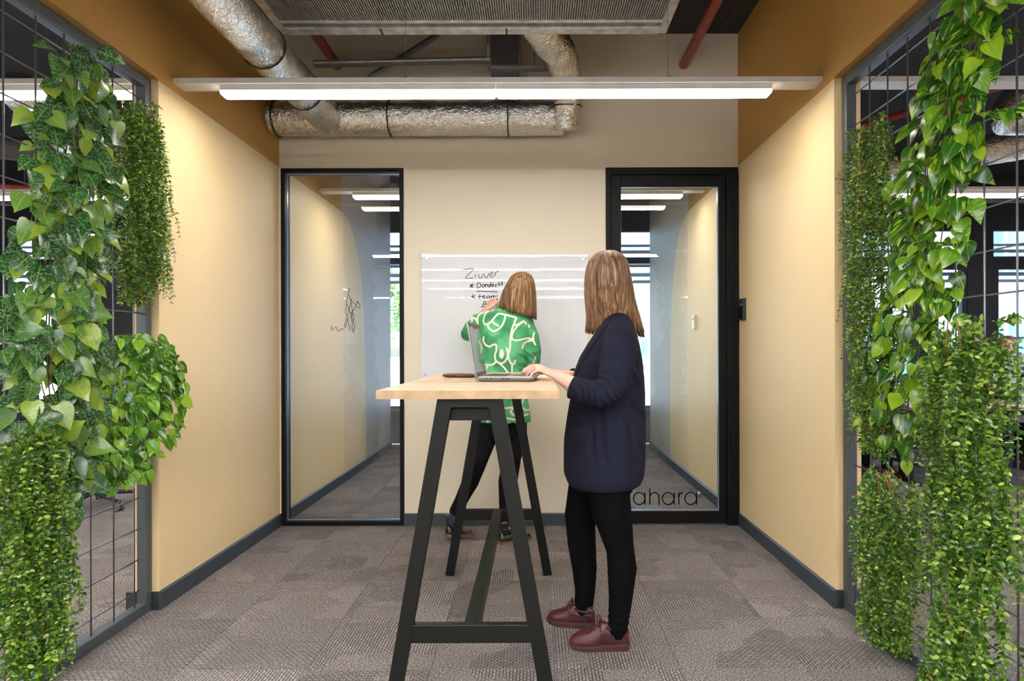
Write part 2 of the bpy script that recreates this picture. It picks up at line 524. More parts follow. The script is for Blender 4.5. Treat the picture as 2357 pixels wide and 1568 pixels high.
M = dict(
    side=side_wall_mat(),
    beige=mat('beige_wall_paint', BEIGE, 0.6, noise=(2, 0.01), bump=(260, 0.05, 0.002)),
    plain=mat('office_wall_paint', (0.80, 0.79, 0.77), 0.7),
    dark_ceiling=mat('sprayed_dark_ceiling', (0.028, 0.028, 0.030), 0.95, noise=(60, 0.3), bump=(90, 0.6, 0.01)),
    skirting=mat('slate_grey_skirting', (0.036, 0.044, 0.054), 0.45),
    skirt_end=mat('skirting_end', (0.02, 0.024, 0.028), 0.5),
    screen=mat('grey_powder_coat', (0.062, 0.072, 0.080), 0.4, metal=0.1),
    wire=mat('grey_steel_wire', (0.17, 0.18, 0.185), 0.35, metal=0.6),
    black=mat('black_powder_coat', (0.012, 0.012, 0.012), 0.33),
    table_black=mat('black_steel_tube', (0.006, 0.0065, 0.0055), 0.34, spec=0.22),
    black_frame=mat('black_aluminium', (0.005, 0.005, 0.0055), 0.5, spec=0.15),
    glass=glass_mat('partition_glass', (0.955, 0.975, 0.97), 1.9),
    facade_glass=glass_mat('facade_glass', (0.93, 0.97, 0.98), 1.0),
    gasket=mat('pale_glass_edge', (0.20, 0.23, 0.27), 0.3),
    foil=foil_mat(),
    strap=mat('black_rubber_strap', (0.02, 0.02, 0.02), 0.6),
    galv=mat('galvanised_steel', (0.78, 0.78, 0.76), 0.40, metal=0.5, noise=(14, 0.15)),
    grille=mat('dull_aluminium_grille', (0.36, 0.37, 0.36), 0.5, metal=0.4),
    galv_dark=mat('dull_galvanised_steel', (0.20, 0.205, 0.20), 0.5, metal=0.6, noise=(10, 0.1)),
    grey_duct=mat('dark_grey_duct', (0.10, 0.10, 0.10), 0.6),
    red=mat('red_pipe_paint', (0.33, 0.035, 0.028), 0.4, noise=(30, 0.15)),
    white=mat('white_enamel', (0.80, 0.77, 0.74), 0.35),
    diffuser=lens('lit_diffuser', (1.0, 0.95, 0.88), LAMP_W, 4.0),
    diffuser_b=lens('lit_diffuser_office', (1.0, 0.985, 0.97), LAMP_B, 5.0),
    oak=wood_mat(),
    edge=mat('oak_edge_band', (0.33, 0.215, 0.115), 0.6, noise=(30, 0.10)),
    board=mat('white_glass_board', (0.69, 0.71, 0.74), 0.02, spec=0.11, noise=(2, 0.01)),
    ink=mat('black_marker_ink', (0.02, 0.02, 0.024), 0.8, spec=0.05),
    vinyl=mat('black_vinyl_letters', (0.003, 0.003, 0.003), 0.8, spec=0.05),
    steel=mat('brushed_steel', (0.5, 0.5, 0.5), 0.3, metal=1.0),
    laptop=mat('warm_grey_aluminium', (0.34, 0.33, 0.33), 0.32, metal=0.7),
    laptop_dark=mat('laptop_bezel', (0.03, 0.03, 0.032), 0.3),
    keys=mat('grey_keys', (0.09, 0.09, 0.095), 0.5),
    display=mat('display_painted_reflection', (0.30, 0.33, 0.35), 0.08, coat=1.0),  # grey-blue stands in for the whiteboard mirrored in the screen
    brown=mat('brown_leather', (0.085, 0.032, 0.014), 0.38, noise=(40, 0.3)),
    skin=mat('skin', (0.72, 0.42, 0.31), 0.5, noise=(30, 0.05)),
    lips=mat('lips', (0.45, 0.16, 0.14), 0.45),
    eye=mat('eye_white', (0.75, 0.74, 0.72), 0.2),
    iris=mat('iris', (0.08, 0.12, 0.16), 0.2),
    hair_a=hair_mat('light_brown_hair', (0.08, 0.036, 0.015), (0.20, 0.10, 0.044), (0.46, 0.28, 0.14)),
    hair_b=hair_mat('brown_hair', (0.06, 0.028, 0.013), (0.155, 0.080, 0.039), (0.38, 0.225, 0.12)),
    navy=mat('navy_wool', (0.0075, 0.0085, 0.020), 0.85, spec=0.2, noise=(60, 0.08), bump=(900, 0.15, 0.001)),
    lining=mat('black_cuff_trim', (0.004, 0.004, 0.005), 0.8),
    trouser=mat('black_jersey', (0.003, 0.003, 0.0034), 0.9, spec=0.06, noise=(30, 0.1)),
    trouser2=mat('charcoal_jersey', (0.006, 0.006, 0.008), 0.9, spec=0.15, noise=(30, 0.1)),
    shirt=shirt_mat(),
    boot=mat('black_leather', (0.012, 0.012, 0.012), 0.18, coat=0.4),
    boot_sole=mat('tan_boot_sole', (0.17, 0.085, 0.05), 0.6),
    sock=mat('blue_socks', (0.02, 0.035, 0.09), 0.9, noise=(80, 0.4)),
    maroon=mat('maroon_leather', (0.062, 0.010, 0.011), 0.38, spec=0.3, noise=(18, 0.2)),
    maroon_dark=mat('dark_maroon_leather', (0.035, 0.009, 0.010), 0.3, noise=(18, 0.2)),
    maroon_sole=mat('maroon_rubber', (0.05, 0.019, 0.019), 0.55, spec=0.25),
    lace=mat('maroon_laces', (0.06, 0.012, 0.012), 0.8),
    gold=mat('gold_metal', (0.8, 0.6, 0.25), 0.3, metal=1.0),
    satin=leaf_mat('satin_pothos_leaf', 'satin'),
    golden=leaf_mat('golden_pothos_leaf', 'golden'),
    bright=leaf_mat('bright_pothos_leaf', 'bright'),
    satin_many=leaf_mat('satin_pothos_leaves', 'satin', True),
    golden_many=leaf_mat('golden_pothos_leaves', 'golden', True),
    bright_many=leaf_mat('bright_pothos_leaves', 'bright', True),
    small=leaf_mat('small_leaf', 'small'),
    small_many=leaf_mat('small_foliage', 'small', True),
    stem=mat('green_brown_stem', (0.09, 0.085, 0.03), 0.7),
    twig=mat('orange_brown_stem', (0.30, 0.11, 0.03), 0.7),
    chair_black=mat('black_chair_fabric', (0.012, 0.012, 0.014), 0.8),
    plastic=mat('black_plastic', (0.02, 0.02, 0.022), 0.4),
    grey_plastic=mat('grey_plastic', (0.10, 0.105, 0.11), 0.4),
    desk=mat('desk_laminate', (0.62, 0.47, 0.32), 0.4, noise=(6, 0.08)),
    monitor=mat('silver_monitor_back', (0.36, 0.42, 0.55), 0.35, metal=0.3),
    anthracite=mat('anthracite_facade_frame', (0.018, 0.022, 0.030), 0.5),
    radiator=mat('dark_radiator', (0.05, 0.055, 0.06), 0.5),
    louvre=mat('white_sun_blades', (0.75, 0.80, 0.88), 0.4),
    bld=mat('shade_tinted_render', (0.26, 0.38, 0.60), 0.8, noise=(0.3, 0.05)),  # blue tint of shade and glass put into the wall colour
    bld_win=mat('blue_window_glass', (0.08, 0.20, 0.38), 0.1, noise=(0.7, 0.4)),
    ground=mat('pale_paving', (0.78, 0.80, 0.80), 0.9),
    tree_leaf=mat('tree_leaves', (0.20, 0.36, 0.12), 0.7, var=0.4, island=True),
    trunk=mat('tree_bark', (0.12, 0.09, 0.06), 0.9),
    carpet_x=carpet_mat('carpet_rows_across', False),
    carpet_y=carpet_mat('carpet_rows_along', True),
)


# ------------------------------------------------------------------ mesh helpers
class MB:
    """collects shapes; build() links them as one mesh object"""
    def __init__(self):
        self.v, self.f, self.mi, self.uv = [], [], [], None

    def add(self, vs, fs, mi=0):
        o = len(self.v)
        self.v += [Vector(p) for p in vs]
        self.f += [tuple(i + o for i in f) for f in fs]
        self.mi += [mi] * len(fs)
        return self

    def box(self, a, b, mi=0, rot=None, piv=None):
        x0, y0, z0 = a
        x1, y1, z1 = b
        vs = [Vector(p) for p in ((x0, y0, z0), (x1, y0, z0), (x1, y1, z0), (x0, y1, z0), (x0, y0, z1), (x1, y0, z1), (x1, y1, z1), (x0, y1, z1))]
        if rot is not None:
            piv = Vector(piv) if piv is not None else (Vector(a) + Vector(b)) / 2
            vs = [rot @ (p - piv) + piv for p in vs]
        return self.add(vs, [(0, 3, 2, 1), (4, 5, 6, 7), (0, 1, 5, 4), (1, 2, 6, 5), (2, 3, 7, 6), (3, 0, 4, 7)], mi)

    def prism(self, pts, h0, h1, axis='z', mi=0):
        """polygon pts (2D) pushed along axis from h0 to h1"""
        def P(p, h):
            return {'z': (p[0], p[1], h), 'y': (p[0], h, p[1]), 'x': (h, p[0], p[1])}[axis]
        n = len(pts)
        vs = [P(p, h0) for p in pts] + [P(p, h1) for p in pts]
        fs = [tuple(range(n))[::-1], tuple(range(n, 2 * n))] + [(i, (i + 1) % n, n + (i + 1) % n, n + i) for i in range(n)]
        return self.add(vs, fs, mi)

    def tube(self, pts, r, n=10, caps=True, round_caps=False, up=None, mi=0, flat=1.0):
        """swept ring along pts; r number or list of numbers or (ru, rv)"""
        pts = [Vector(p) for p in pts]
        k = len(pts)
        rs = list(r) if isinstance(r, (list, tuple)) else [r] * k
        rs = [(q, q * flat) if isinstance(q, (int, float)) else q for q in rs]
        tans = []
        for i in range(k):
            t = pts[min(i + 1, k - 1)] - pts[max(i - 1, 0)]
            tans.append(t.normalized() if t.length > 1e-9 else Vector((0, 0, 1)))
        if round_caps:
            a, b = [], []
            ra, rb = max(rs[0]), max(rs[-1])
            for s in (0.97, 0.75, 0.4):
                c = math.sqrt(1 - s * s)
                a.append((pts[0] - tans[0] * ra * s * 0.9, (rs[0][0] * c, rs[0][1] * c), tans[0]))
            for s in (0.4, 0.75, 0.97):
                c = math.sqrt(1 - s * s)
                b.append((pts[-1] + tans[-1] * rb * s * 0.9, (rs[-1][0] * c, rs[-1][1] * c), tans[-1]))
            pts = [q[0] for q in a] + pts + [q[0] for q in b]
            rs = [q[1] for q in a] + rs + [q[1] for q in b]
            tans = [q[2] for q in a] + tans + [q[2] for q in b]
            k = len(pts)
        u = Vector(up) if up is not None else (Vector((0, 0, 1)) if abs(tans[0].z) < 0.9 else Vector((0, 1, 0)))
        vs = []
        for i in range(k):
            t = tans[i]
            u = u - t * u.dot(t)
            if u.length < 1e-6:
                u = t.orthogonal()
            u.normalize()
            w = t.cross(u)
            for j in range(n):
                a = 2 * PI * j / n
                vs.append(pts[i] + u * math.cos(a) * rs[i][0] + w * math.sin(a) * rs[i][1])
        fs = [(i * n + j, i * n + (j + 1) % n, (i + 1) * n + (j + 1) % n, (i + 1) * n + j) for i in range(k - 1) for j in range(n)]
        if caps:
            fs += [tuple(range(n))[::-1], tuple(range((k - 1) * n, k * n))]
        return self.add(vs, fs, mi)

    def rings(self, rings, caps=True, mi=0):
        n = len(rings[0])
        vs = [p for r in rings for p in r]
        k = len(rings)
        fs = [(i * n + j, i * n + (j + 1) % n, (i + 1) * n + (j + 1) % n, (i + 1) * n + j) for i in range(k - 1) for j in range(n)]
        if caps:
            fs += [tuple(range(n))[::-1], tuple(range((k - 1) * n, k * n))]
        return self.add(vs, fs, mi)

    def ball(self, c, r, n=12, m=8, rot=None, mi=0):
        r = (r, r, r) if isinstance(r, (int, float)) else r
        c = Vector(c)
        rg = []
        for i in range(m + 1):
            t = PI * (i + 0.02 * (i == 0) - 0.02 * (i == m)) / m
            ring = []
            for j in range(n):
                a = 2 * PI * j / n
                p = Vector((r[0] * math.sin(t) * math.cos(a), r[1] * math.sin(t) * math.sin(a), -r[2] * math.cos(t)))
                ring.append(c + (rot @ p if rot else p))
            rg.append(ring)
        return self.rings(rg, mi=mi)

    def mesh(self, name, off=(0, 0, 0), mats=(), smooth=False):
        me = bpy.data.meshes.new(name)
        o = Vector(off)
        me.from_pydata([tuple(p - o) for p in self.v], [], self.f)
        for m_ in mats:
            me.materials.append(m_)
        if len(mats) > 1:
            me.polygons.foreach_set('material_index', self.mi)
        if smooth:
            me.polygons.foreach_set('use_smooth', [True] * len(me.polygons))
        me.update()
        return me

    def build(self, name, m, parent=None, smooth=False, bevel=0.0, origin=None, seg=2):
        mats = m if isinstance(m, (list, tuple)) else [m]
        base = wloc(parent) if parent is not None else Vector(origin or (0, 0, 0))
        off = base + Vector(origin) - base if (origin and parent is None) else base
        me = self.mesh(name, off, mats, smooth)
        bm = bmesh.new()
        bm.from_mesh(me)
        bmesh.ops.recalc_face_normals(bm, faces=bm.faces)
        bm.to_mesh(me)
        bm.free()
        o = bpy.data.objects.new(name, me)
        COL.objects.link(o)
        if parent is not None:
            o.parent = parent
        elif origin:
            o.location = origin
        if bevel:
            bv = o.modifiers.new('bevel', 'BEVEL')
            bv.width = bevel
            bv.segments = seg
            bv.limit_method = 'ANGLE'
            bv.harden_normals = False
        return o


def wloc(o):
    v = Vector((0, 0, 0))
    while o is not None:
        v += o.location
        o = o.parent
    return v


def tag(o, label=None, cat=None, group=None, kind=None):
    if label:
        o['label'] = label
    if cat:
        o['category'] = cat
    if group:
        o['group'] = group
    if kind:
        o['kind'] = kind
    return o


def thing(name, label, cat, loc=(0, 0, 0), group=None):
    o = bpy.data.objects.new(name, None)
    o.empty_display_size = 0.1
    COL.objects.link(o)
    o.location = loc
    return tag(o, label, cat, group)


def struct(name, loc=(0, 0, 0)):
    o = bpy.data.objects.new(name, None)
    COL.objects.link(o)
    o.location = loc
    o['kind'] = 'structure'
    return o


def obj_from(me, name, parent=None, loc=(0, 0, 0), rot=None):
    o = bpy.data.objects.new(name, me)
    COL.objects.link(o)
    if parent is not None:
        o.parent = parent
    o.location = loc
    if rot is not None:
        o.rotation_euler = rot
    return o


def copy_tree(o, parent=None):
    c = o.copy()
    COL.objects.link(c)
    if parent is not None:
        c.parent = parent
    for ch in list(o.children):
        copy_tree(ch, c)
    return c


def remesh(mb, name, m, parent=None, voxel=0.006, smooth=4, fn=None, origin=None, factor=0.5):
    """fuse overlapping closed shapes into one continuous skin; fn(coords Nx3) may move the points after"""
    base = wloc(parent) if parent is not None else Vector(origin or (0, 0, 0))
    me = mb.mesh('tmp', base, [])
    bm = bmesh.new()
    bm.from_mesh(me)
    bmesh.ops.recalc_face_normals(bm, faces=bm.faces)
    bm.to_mesh(me)
    bm.free()
    t = bpy.data.objects.new('tmp', me)
    COL.objects.link(t)
    r = t.modifiers.new('r', 'REMESH')
    r.mode = 'VOXEL'
    r.voxel_size = voxel
    r.adaptivity = 0
    if smooth:
        s = t.modifiers.new('s', 'SMOOTH')
        s.iterations = smooth
        s.factor = factor
    dg = bpy.context.evaluated_depsgraph_get()
    dg.update()
    out = bpy.data.meshes.new_from_object(t.evaluated_get(dg))
    bpy.data.objects.remove(t)
    bpy.data.meshes.remove(me)
    out.name = name
    if fn is not None:
        n = len(out.vertices)
        co = np.empty(n * 3, 'f')
        out.vertices.foreach_get('co', co)
        co = co.reshape(-1, 3) + np.array(base)
        nm = np.empty(n * 3, 'f')
        out.vertices.foreach_get('normal', nm)
        co = fn(co, nm.reshape(-1, 3), out)
        out.vertices.foreach_set('co', (co - np.array(base)).astype('f').ravel())
    out.materials.clear()
    out.materials.append(m)
    out.polygons.foreach_set('use_smooth', [True] * len(out.polygons))
    out.update()
    o = bpy.data.objects.new(name, out)
    COL.objects.link(o)
    if parent is not None:
        o.parent = parent
    elif origin:
        o.location = origin
    return o


def ribbon(mb, pts, w, nrm, mi=0, th=0.0006):
    """a flat stroke of width w on a plane with normal nrm"""
    pts = [Vector(p) for p in pts]
    n = Vector(nrm).normalized()
    vs = []
    for i, p in enumerate(pts):
        t = (pts[min(i + 1, len(pts) - 1)] - pts[max(i - 1, 0)]).normalized()
        s = n.cross(t) * w / 2
        vs += [p - s, p + s, p + s + n * th, p - s + n * th]
    k = len(pts)
    fs = []
    for i in range(k - 1):
        a, b = 4 * i, 4 * i + 4
        fs += [(a + j, a + (j + 1) % 4, b + (j + 1) % 4, b + j) for j in range(4)]
    fs += [(0, 1, 2, 3), (4 * k - 4, 4 * k - 3, 4 * k - 2, 4 * k - 1)]
    mb.add(vs, fs, mi)
    return mb


def smooth_path(pts, n=6):
    """Catmull-Rom through pts"""
    pts = [Vector(p) for p in pts]
    if len(pts) < 3:
        return pts
    q = [2 * pts[0] - pts[1]] + pts + [2 * pts[-1] - pts[-2]]
    out = []
    for i in range(1, len(q) - 2):
        for k in range(n):
            t = k / n
            a, b, c, d = q[i - 1], q[i], q[i + 1], q[i + 2]
            out.append(0.5 * ((2 * b) + (c - a) * t + (2 * a - 5 * b + 4 * c - d) * t * t + (3 * b - a - 3 * c + d) * t ** 3))
    out.append(pts[-1])
    return out

# ================================================================== THE SETTING
# ---- floor: base slab plus carpet tiles
floor = MB().box((-9, -9, -0.15), (9, 8.9, -0.008)).build('floor', M['carpet_x'])
tag(floor, kind='structure')


def tile_mesh(m):
    mb = MB()
    a, b_ = 0.2495, 0.2475
    vs = [(-a, -a, -0.009), (a, -a, -0.009), (a, a, -0.009), (-a, a, -0.009), (-a, -a, -0.0012), (a, -a, -0.0012), (a, a, -0.0012), (-a, a, -0.0012),
          (-b_, -b_, 0), (b_, -b_, 0), (b_, b_, 0), (-b_, b_, 0)]
    fs = [(0, 3, 2, 1), (8, 9, 10, 11)]
    for i in range(4):
        j = (i + 1) % 4
        fs += [(i, j, 4 + j, 4 + i), (4 + i, 4 + j, 8 + j, 8 + i)]
    mb.add(vs, fs)
    return mb.mesh('carpet_tile', mats=[m])


tm = [tile_mesh(M['carpet_x']), tile_mesh(M['carpet_y'])]
tr = random.Random(3)
rest = MB()
for iy in range(14):
    for ix in range(-16, 15):
        x, y = 0.83 + 0.5 * ix, 2.362 + 0.5 * iy - 0.5
        q = tr.random()
        if -5.2 < x < 4.6 and y < 8.7:
            obj_from(tm[q < 0.5], 'carpet_tile', floor, (x, y, 0))
        elif y < 8.7:
            rest.box((x - 0.249, y - 0.249, -0.009), (x + 0.249, y + 0.249, 0))
for iy in range(-20, -0):
    for ix in range(-16, 15):
        x, y = 0.83 + 0.5 * ix, 1.862 + 0.5 * iy
        rest.box((x - 0.249, y - 0.249, -0.009), (x + 0.249, y + 0.249, 0))
tag(rest.build('carpet_tiles', M['carpet_y'], floor), kind='stuff')

# ---- ceiling, outer walls
tag(MB().box((-9, -9, ZC), (9, 9.0, ZC + 0.15)).build('ceiling', M['dark_ceiling']), kind='structure')
tag(MB().box((-9.15, -9, 0), (-9, 9.0, ZC)).build('wall_far_left', M['plain']), kind='structure')
tag(MB().box((9, -9, 0), (9.15, 9.0, ZC)).build('wall_far_right', M['plain']), kind='structure')
tag(MB().box((-9.15, -9.15, 0), (9.15, -9, ZC)).build('wall_rear', M['plain']), kind='structure')

# ---- side walls (with the bulkhead above the mesh screens)
TH = 0.13
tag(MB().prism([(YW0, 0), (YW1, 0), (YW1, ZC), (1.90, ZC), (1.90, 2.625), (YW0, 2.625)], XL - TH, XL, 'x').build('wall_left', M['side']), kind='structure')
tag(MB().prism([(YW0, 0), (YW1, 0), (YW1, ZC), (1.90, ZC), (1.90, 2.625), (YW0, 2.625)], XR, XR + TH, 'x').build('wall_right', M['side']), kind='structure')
# ---- back wall
sB = FOC / YB
wx0, wx1 = -1.845, (930 - VPX) / sB
dx0, dx1 = (1395 - VPX) / sB, XR
zt = CAMZ + (VPY - 387) / sB
bw = MB()
bw.box((XL, YB, zt), (XR, YB + 0.11, ZC))
bw.box((wx1, YB, 0), (dx0, YB + 0.11, zt))
bw.box((XL, YB, 0), (wx0, YB + 0.11, zt))
tag(bw.build('wall_back', M['beige']), kind='structure')


def skirting(name, a, b_, nrm, h=0.09, t=0.013, ends=()):
    """a to b along the wall foot, nrm points into the room"""
    a, b_, n_ = Vector((*a, 0)), Vector((*b_, 0)), Vector((*nrm, 0))
    prof = [(0, 0), (t, 0), (t, h - 0.006), (t - 0.005, h), (0, h)]
    r0 = [a + n_ * p + Vector((0, 0, q)) for p, q in prof]
    r1 = [b_ + n_ * p + Vector((0, 0, q)) for p, q in prof]
    return tag(MB().rings([r0, r1]).build(name, M['skirting']), kind='structure')


skirting('baseboard_left', (XL, YW0 - 0.013), (XL, YB), (1, 0))
skirting('baseboard_right', (XR, YW0 - 0.013), (XR, YB - 0.02), (-1, 0))
skirting('baseboard_back', (wx1, YB), (dx0, YB), (0, -1))
skirting('baseboard_inner_left', (XL, YB + 0.11), (XL, YW1), (1, 0))
skirting('baseboard_inner_right', (XR, YB + 0.11), (XR, YW1), (-1, 0))
for nm, x0, x1 in (('baseboard_end_left', XL - TH - 0.03, XL + 0.0), ('baseboard_end_right', XR, XR + TH + 0.03)):
    tag(MB().box((x0, YW0 - 0.014, 0), (x1, YW0, 0.088)).build(nm, M['skirt_end'], bevel=0.002), kind='structure')

# ---- fixed glass panel (left of the board)
yf0, yf1 = YB - 0.012, YB + 0.09
win = struct('window_1', (wx0, YB, 0))
fw = 0.03
mb = MB()
mb.box((wx0, yf0, 0.005), (wx0 + fw, yf1, zt)).box((wx1 - fw, yf0, 0.005), (wx1, yf1, zt))
mb.box((wx0 + fw, yf0, zt - fw), (wx1 - fw, yf1, zt)).box((wx0 + fw, yf0, 0.005), (wx1 - fw, yf1, 0.034))
mb.build('window_frame', M['black_frame'], win, bevel=0.0015)
MB().box((wx0 + fw, YB + 0.03, 0.034), (wx1 - fw, YB + 0.04, zt - fw)).build('pane', M['glass'], win)
g = MB()
g.box((wx0 + fw, YB + 0.025, 0.034), (wx0 + fw + 0.002, YB + 0.045, zt - fw)).box((wx1 - fw - 0.004, YB + 0.025, 0.034), (wx1 - fw, YB + 0.045, zt - fw))
g.box((wx0 + fw, YB + 0.025, 0.034), (wx1 - fw, YB + 0.045, 0.040)).box((wx0 + fw, YB + 0.025, zt - fw - 0.004), (wx1 - fw, YB + 0.045, zt - fw))
g.build('glazing_seal', M['gasket'], win)
# pen sketch on the pane (traced as strokes; coordinates in pixels of the photograph)
yi = YB + 0.0285
mb = MB()
Z1 = lambda x, y: W(640 + x / 3.267, 380 + y / 3.267, yi)
for st in ([(536, 920), (534, 950), (528, 975), (518, 1020), (514, 1060), (508, 1100), (520, 1130), (534, 1100), (526, 1060), (516, 1040)],
           [(528, 975), (540, 990), (548, 1020), (540, 1060), (536, 1090), (548, 1110), (560, 1090), (552, 1050), (546, 1010)],
           [(540, 990), (560, 1025), (585, 1045), (600, 1035), (592, 1020), (604, 1030), (616, 1050), (612, 1070), (600, 1065), (585, 1050)],
           [(585, 1050), (575, 1080), (560, 1100), (556, 1130), (566, 1170), (576, 1200), (572, 1235), (566, 1250)],
           [(520, 1130), (512, 1160), (502, 1200), (506, 1218), (514, 1190), (522, 1150)],
           [(548, 1110), (552, 1150), (560, 1190), (556, 1215), (562, 1240), (574, 1262)],
           [(528, 1140), (526, 1170), (534, 1200), (540, 1235), (530, 1240)],
           [(566, 1105), (572, 1140), (568, 1170), (558, 1140), (560, 1110)],
           [(400, 1202), (402, 1230), (408, 1240), (424, 1222), (438, 1216), (448, 1242), (458, 1244), (474, 1228), (488, 1232), (500, 1238)]):
    ribbon(mb, smooth_path([Z1(*p) for p in st], 4), 0.0035, (0, -1, 0))
mb.build('marker_sketch', M['ink'], win)

# ---- glass door on the right
door = struct('door_1', (dx0, YB, 0))
sx = lambda p: (p - VPX) / sB
lx0, lx1 = sx(1430), sx(1655)
lz0, lz1 = CAMZ - (1178 - VPY) / sB, CAMZ + (VPY - 430) / sB
mb = MB()
mb.box((dx0, yf0, 0.005), (dx0 + 0.035, yf1, zt)).box((dx0 + 0.035, yf0, zt - 0.05), (dx1 - 0.002, yf1, zt))
mb.box((sx(1672), yf0 - 0.01, 0.0), (dx1 - 0.002, yf1, zt - 0.05))
mb.box((sx(1680), yf0 - 0.018, 0.0), (sx(1684), yf0, zt - 0.05)).box((sx(1692), yf0 - 0.018, 0.0), (sx(1696), yf0, zt - 0.05))
mb.build('door_frame', M['black_frame'], door, bevel=0.002)
mb = MB()
yl0, yl1 = YB - 0.004, YB + 0.055
mb.box((dx0 + 0.038, yl0, 0.012), (lx0, yl1, zt - 0.053)).box((lx1, yl0, 0.012), (sx(1671), yl1, zt - 0.053))
mb.box((lx0, yl0, lz1), (lx1, yl1, zt - 0.053)).box((lx0, yl0, 0.012), (lx1, yl1, lz0))
mb.build('door_leaf', M['black_frame'], door, bevel=0.003)
MB().box((lx0, YB + 0.02, lz0), (lx1, YB + 0.03, lz1)).build('pane', M['glass'], door)
g = MB()
g.box((lx0, YB + 0.012, lz0), (lx1, YB + 0.034, lz0 + 0.006)).box((lx0, YB + 0.012, lz1 - 0.004), (lx1, YB + 0.034, lz1))
g.box((lx1 - 0.005, YB + 0.012, lz0), (lx1, YB + 0.034, lz1)).box((lx0, YB + 0.012, lz0), (lx0 + 0.003, YB + 0.034, lz1))
g.build('glazing_seal', M['gasket'], door)
# lettering "sahara"
mb = MB()
yi = YB + 0.0185
Z2 = lambda x, y: W(1380 + x / 4.239, 860 + y / 4.239, yi)
base, xh, asc = 1283.0, 1165.0, 1122.0
tw = 0.0080


def arc(cx, cy, rx, ry, a0, a1, n=26):
    return [Z2(cx + rx * math.cos(math.radians(a0 + (a1 - a0) * i / n)), cy - ry * math.sin(math.radians(a0 + (a1 - a0) * i / n))) for i in range(n + 1)]


for cx0, cx1 in ((328, 440), (610, 724), (830, 944)):
    cx, r_ = (cx0 + cx1) / 2 - 1, (cx1 - cx0) / 2
    ribbon(mb, arc(cx, (base + xh) / 2, r_, 59, 0, 360), tw, (0, -1, 0))
    ribbon(mb, [Z2(cx1, xh - 3), Z2(cx1, base)], tw, (0, -1, 0))
ribbon(mb, [Z2(487, asc), Z2(487, base)], tw, (0, -1, 0))
ribbon(mb, arc(532, 1216, 45, 52, 180, 0, 18) + [Z2(577, base)], tw, (0, -1, 0))
ribbon(mb, [Z2(770, xh), Z2(770, base)], tw, (0, -1, 0))
ribbon(mb, arc(812, 1212, 42, 46, 180, 90, 10), tw, (0, -1, 0))
ribbon(mb, arc(262, 1194, 27, 29, 40, 270, 14)[:] + arc(262, 1252, 30, 29, 90, -140, 14), tw, (0, -1, 0))
mb.build('lettering', M['vinyl'], door)

# ---- facade with windows
mb = MB()
mb.box((-9, YF, 0), (9, YF + 0.2, 0.47)).box((-9, YF, 2.92), (9, YF + 0.2, ZC))
tag(mb.build('wall_facade', M['anthracite']), kind='structure')
tag(MB().box((-9, YF - 0.12, 0.44), (9, YF + 0.02, 0.475)).build('trim_1', M['radiator']), kind='structure')
mull = [(-9, 0.2), (-7.3, 0.16), (-5.72, 0.40), (-5.2, 0.14), (-3.55, 0.10), (-2.35, 0.08), (-0.2, 0.12), (3.0, 0.12), (4.35, 0.08), (5.28, 0.22), (6.08, 0.26), (7.3, 0.12), (9, 0.2)]
for i in range(len(mull) - 1):
    x0 = mull[i][0] + mull[i][1] / 2
    x1 = mull[i + 1][0] - mull[i + 1][1] / 2
    w_ = struct('window_%d' % (i + 2), (x0, YF, 0.47))
    f = MB()
    f.box((x0 - mull[i][1] / 2, YF - 0.02, 0.47), (x0 + 0.045, YF + 0.08, 2.92)).box((x1 - 0.045, YF - 0.02, 0.47), (x1 + mull[i + 1][1] / 2, YF + 0.08, 2.92))
    f.box((x0, YF, 2.455), (x1, YF + 0.08, 2.53)).box((x0, YF, 0.47), (x1, YF + 0.08, 0.51)).box((x0, YF, 2.89), (x1, YF + 0.08, 2.92))
    if x0 > 5.2:
        f.box((x0, YF, 2.36), (x1, YF + 0.08, 2.46)).box((x0, YF - 0.01, 0.47), (x0 + 0.12, YF + 0.08, 2.4)).box((x1 - 0.12, YF - 0.01, 0.47), (x1, YF + 0.08, 2.4))
    f.build('window_frame', M['anthracite'], w_)
    MB().box((x0, YF + 0.03, 0.5), (x1, YF + 0.045, 2.9)).build('pane', M['facade_glass'], w_)

# ---- outside: ground, sun blades, neighbouring building, trees
tag(MB().box((-90, 9.1, -0.4), (90, 140, -0.25)).build('ground', M['ground']), kind='structure')
bl = thing('sun_screen', 'row of white horizontal sun blades outside the tops of the facade windows', 'sun screen', (0, 9.5, 2.5))
for z, h in ((2.79, 0.035), (2.70, 0.045), (2.60, 0.05), (2.50, 0.04), (2.37, 0.05), (2.27, 0.04)):
    MB().box((-9, 9.40, z - h / 2), (9, 9.56, z + h / 2), rot=Matrix.Rotation(math.radians(12), 3, 'X')).build('blade', M['louvre'], bl)
for x in (-6.4, -3.0, 0.6, 2.2, 5.6, 8.2):
    MB().box((x, 9.57, 2.1), (x + 0.05, 9.60, 2.95)).build('bracket', M['louvre'], bl)

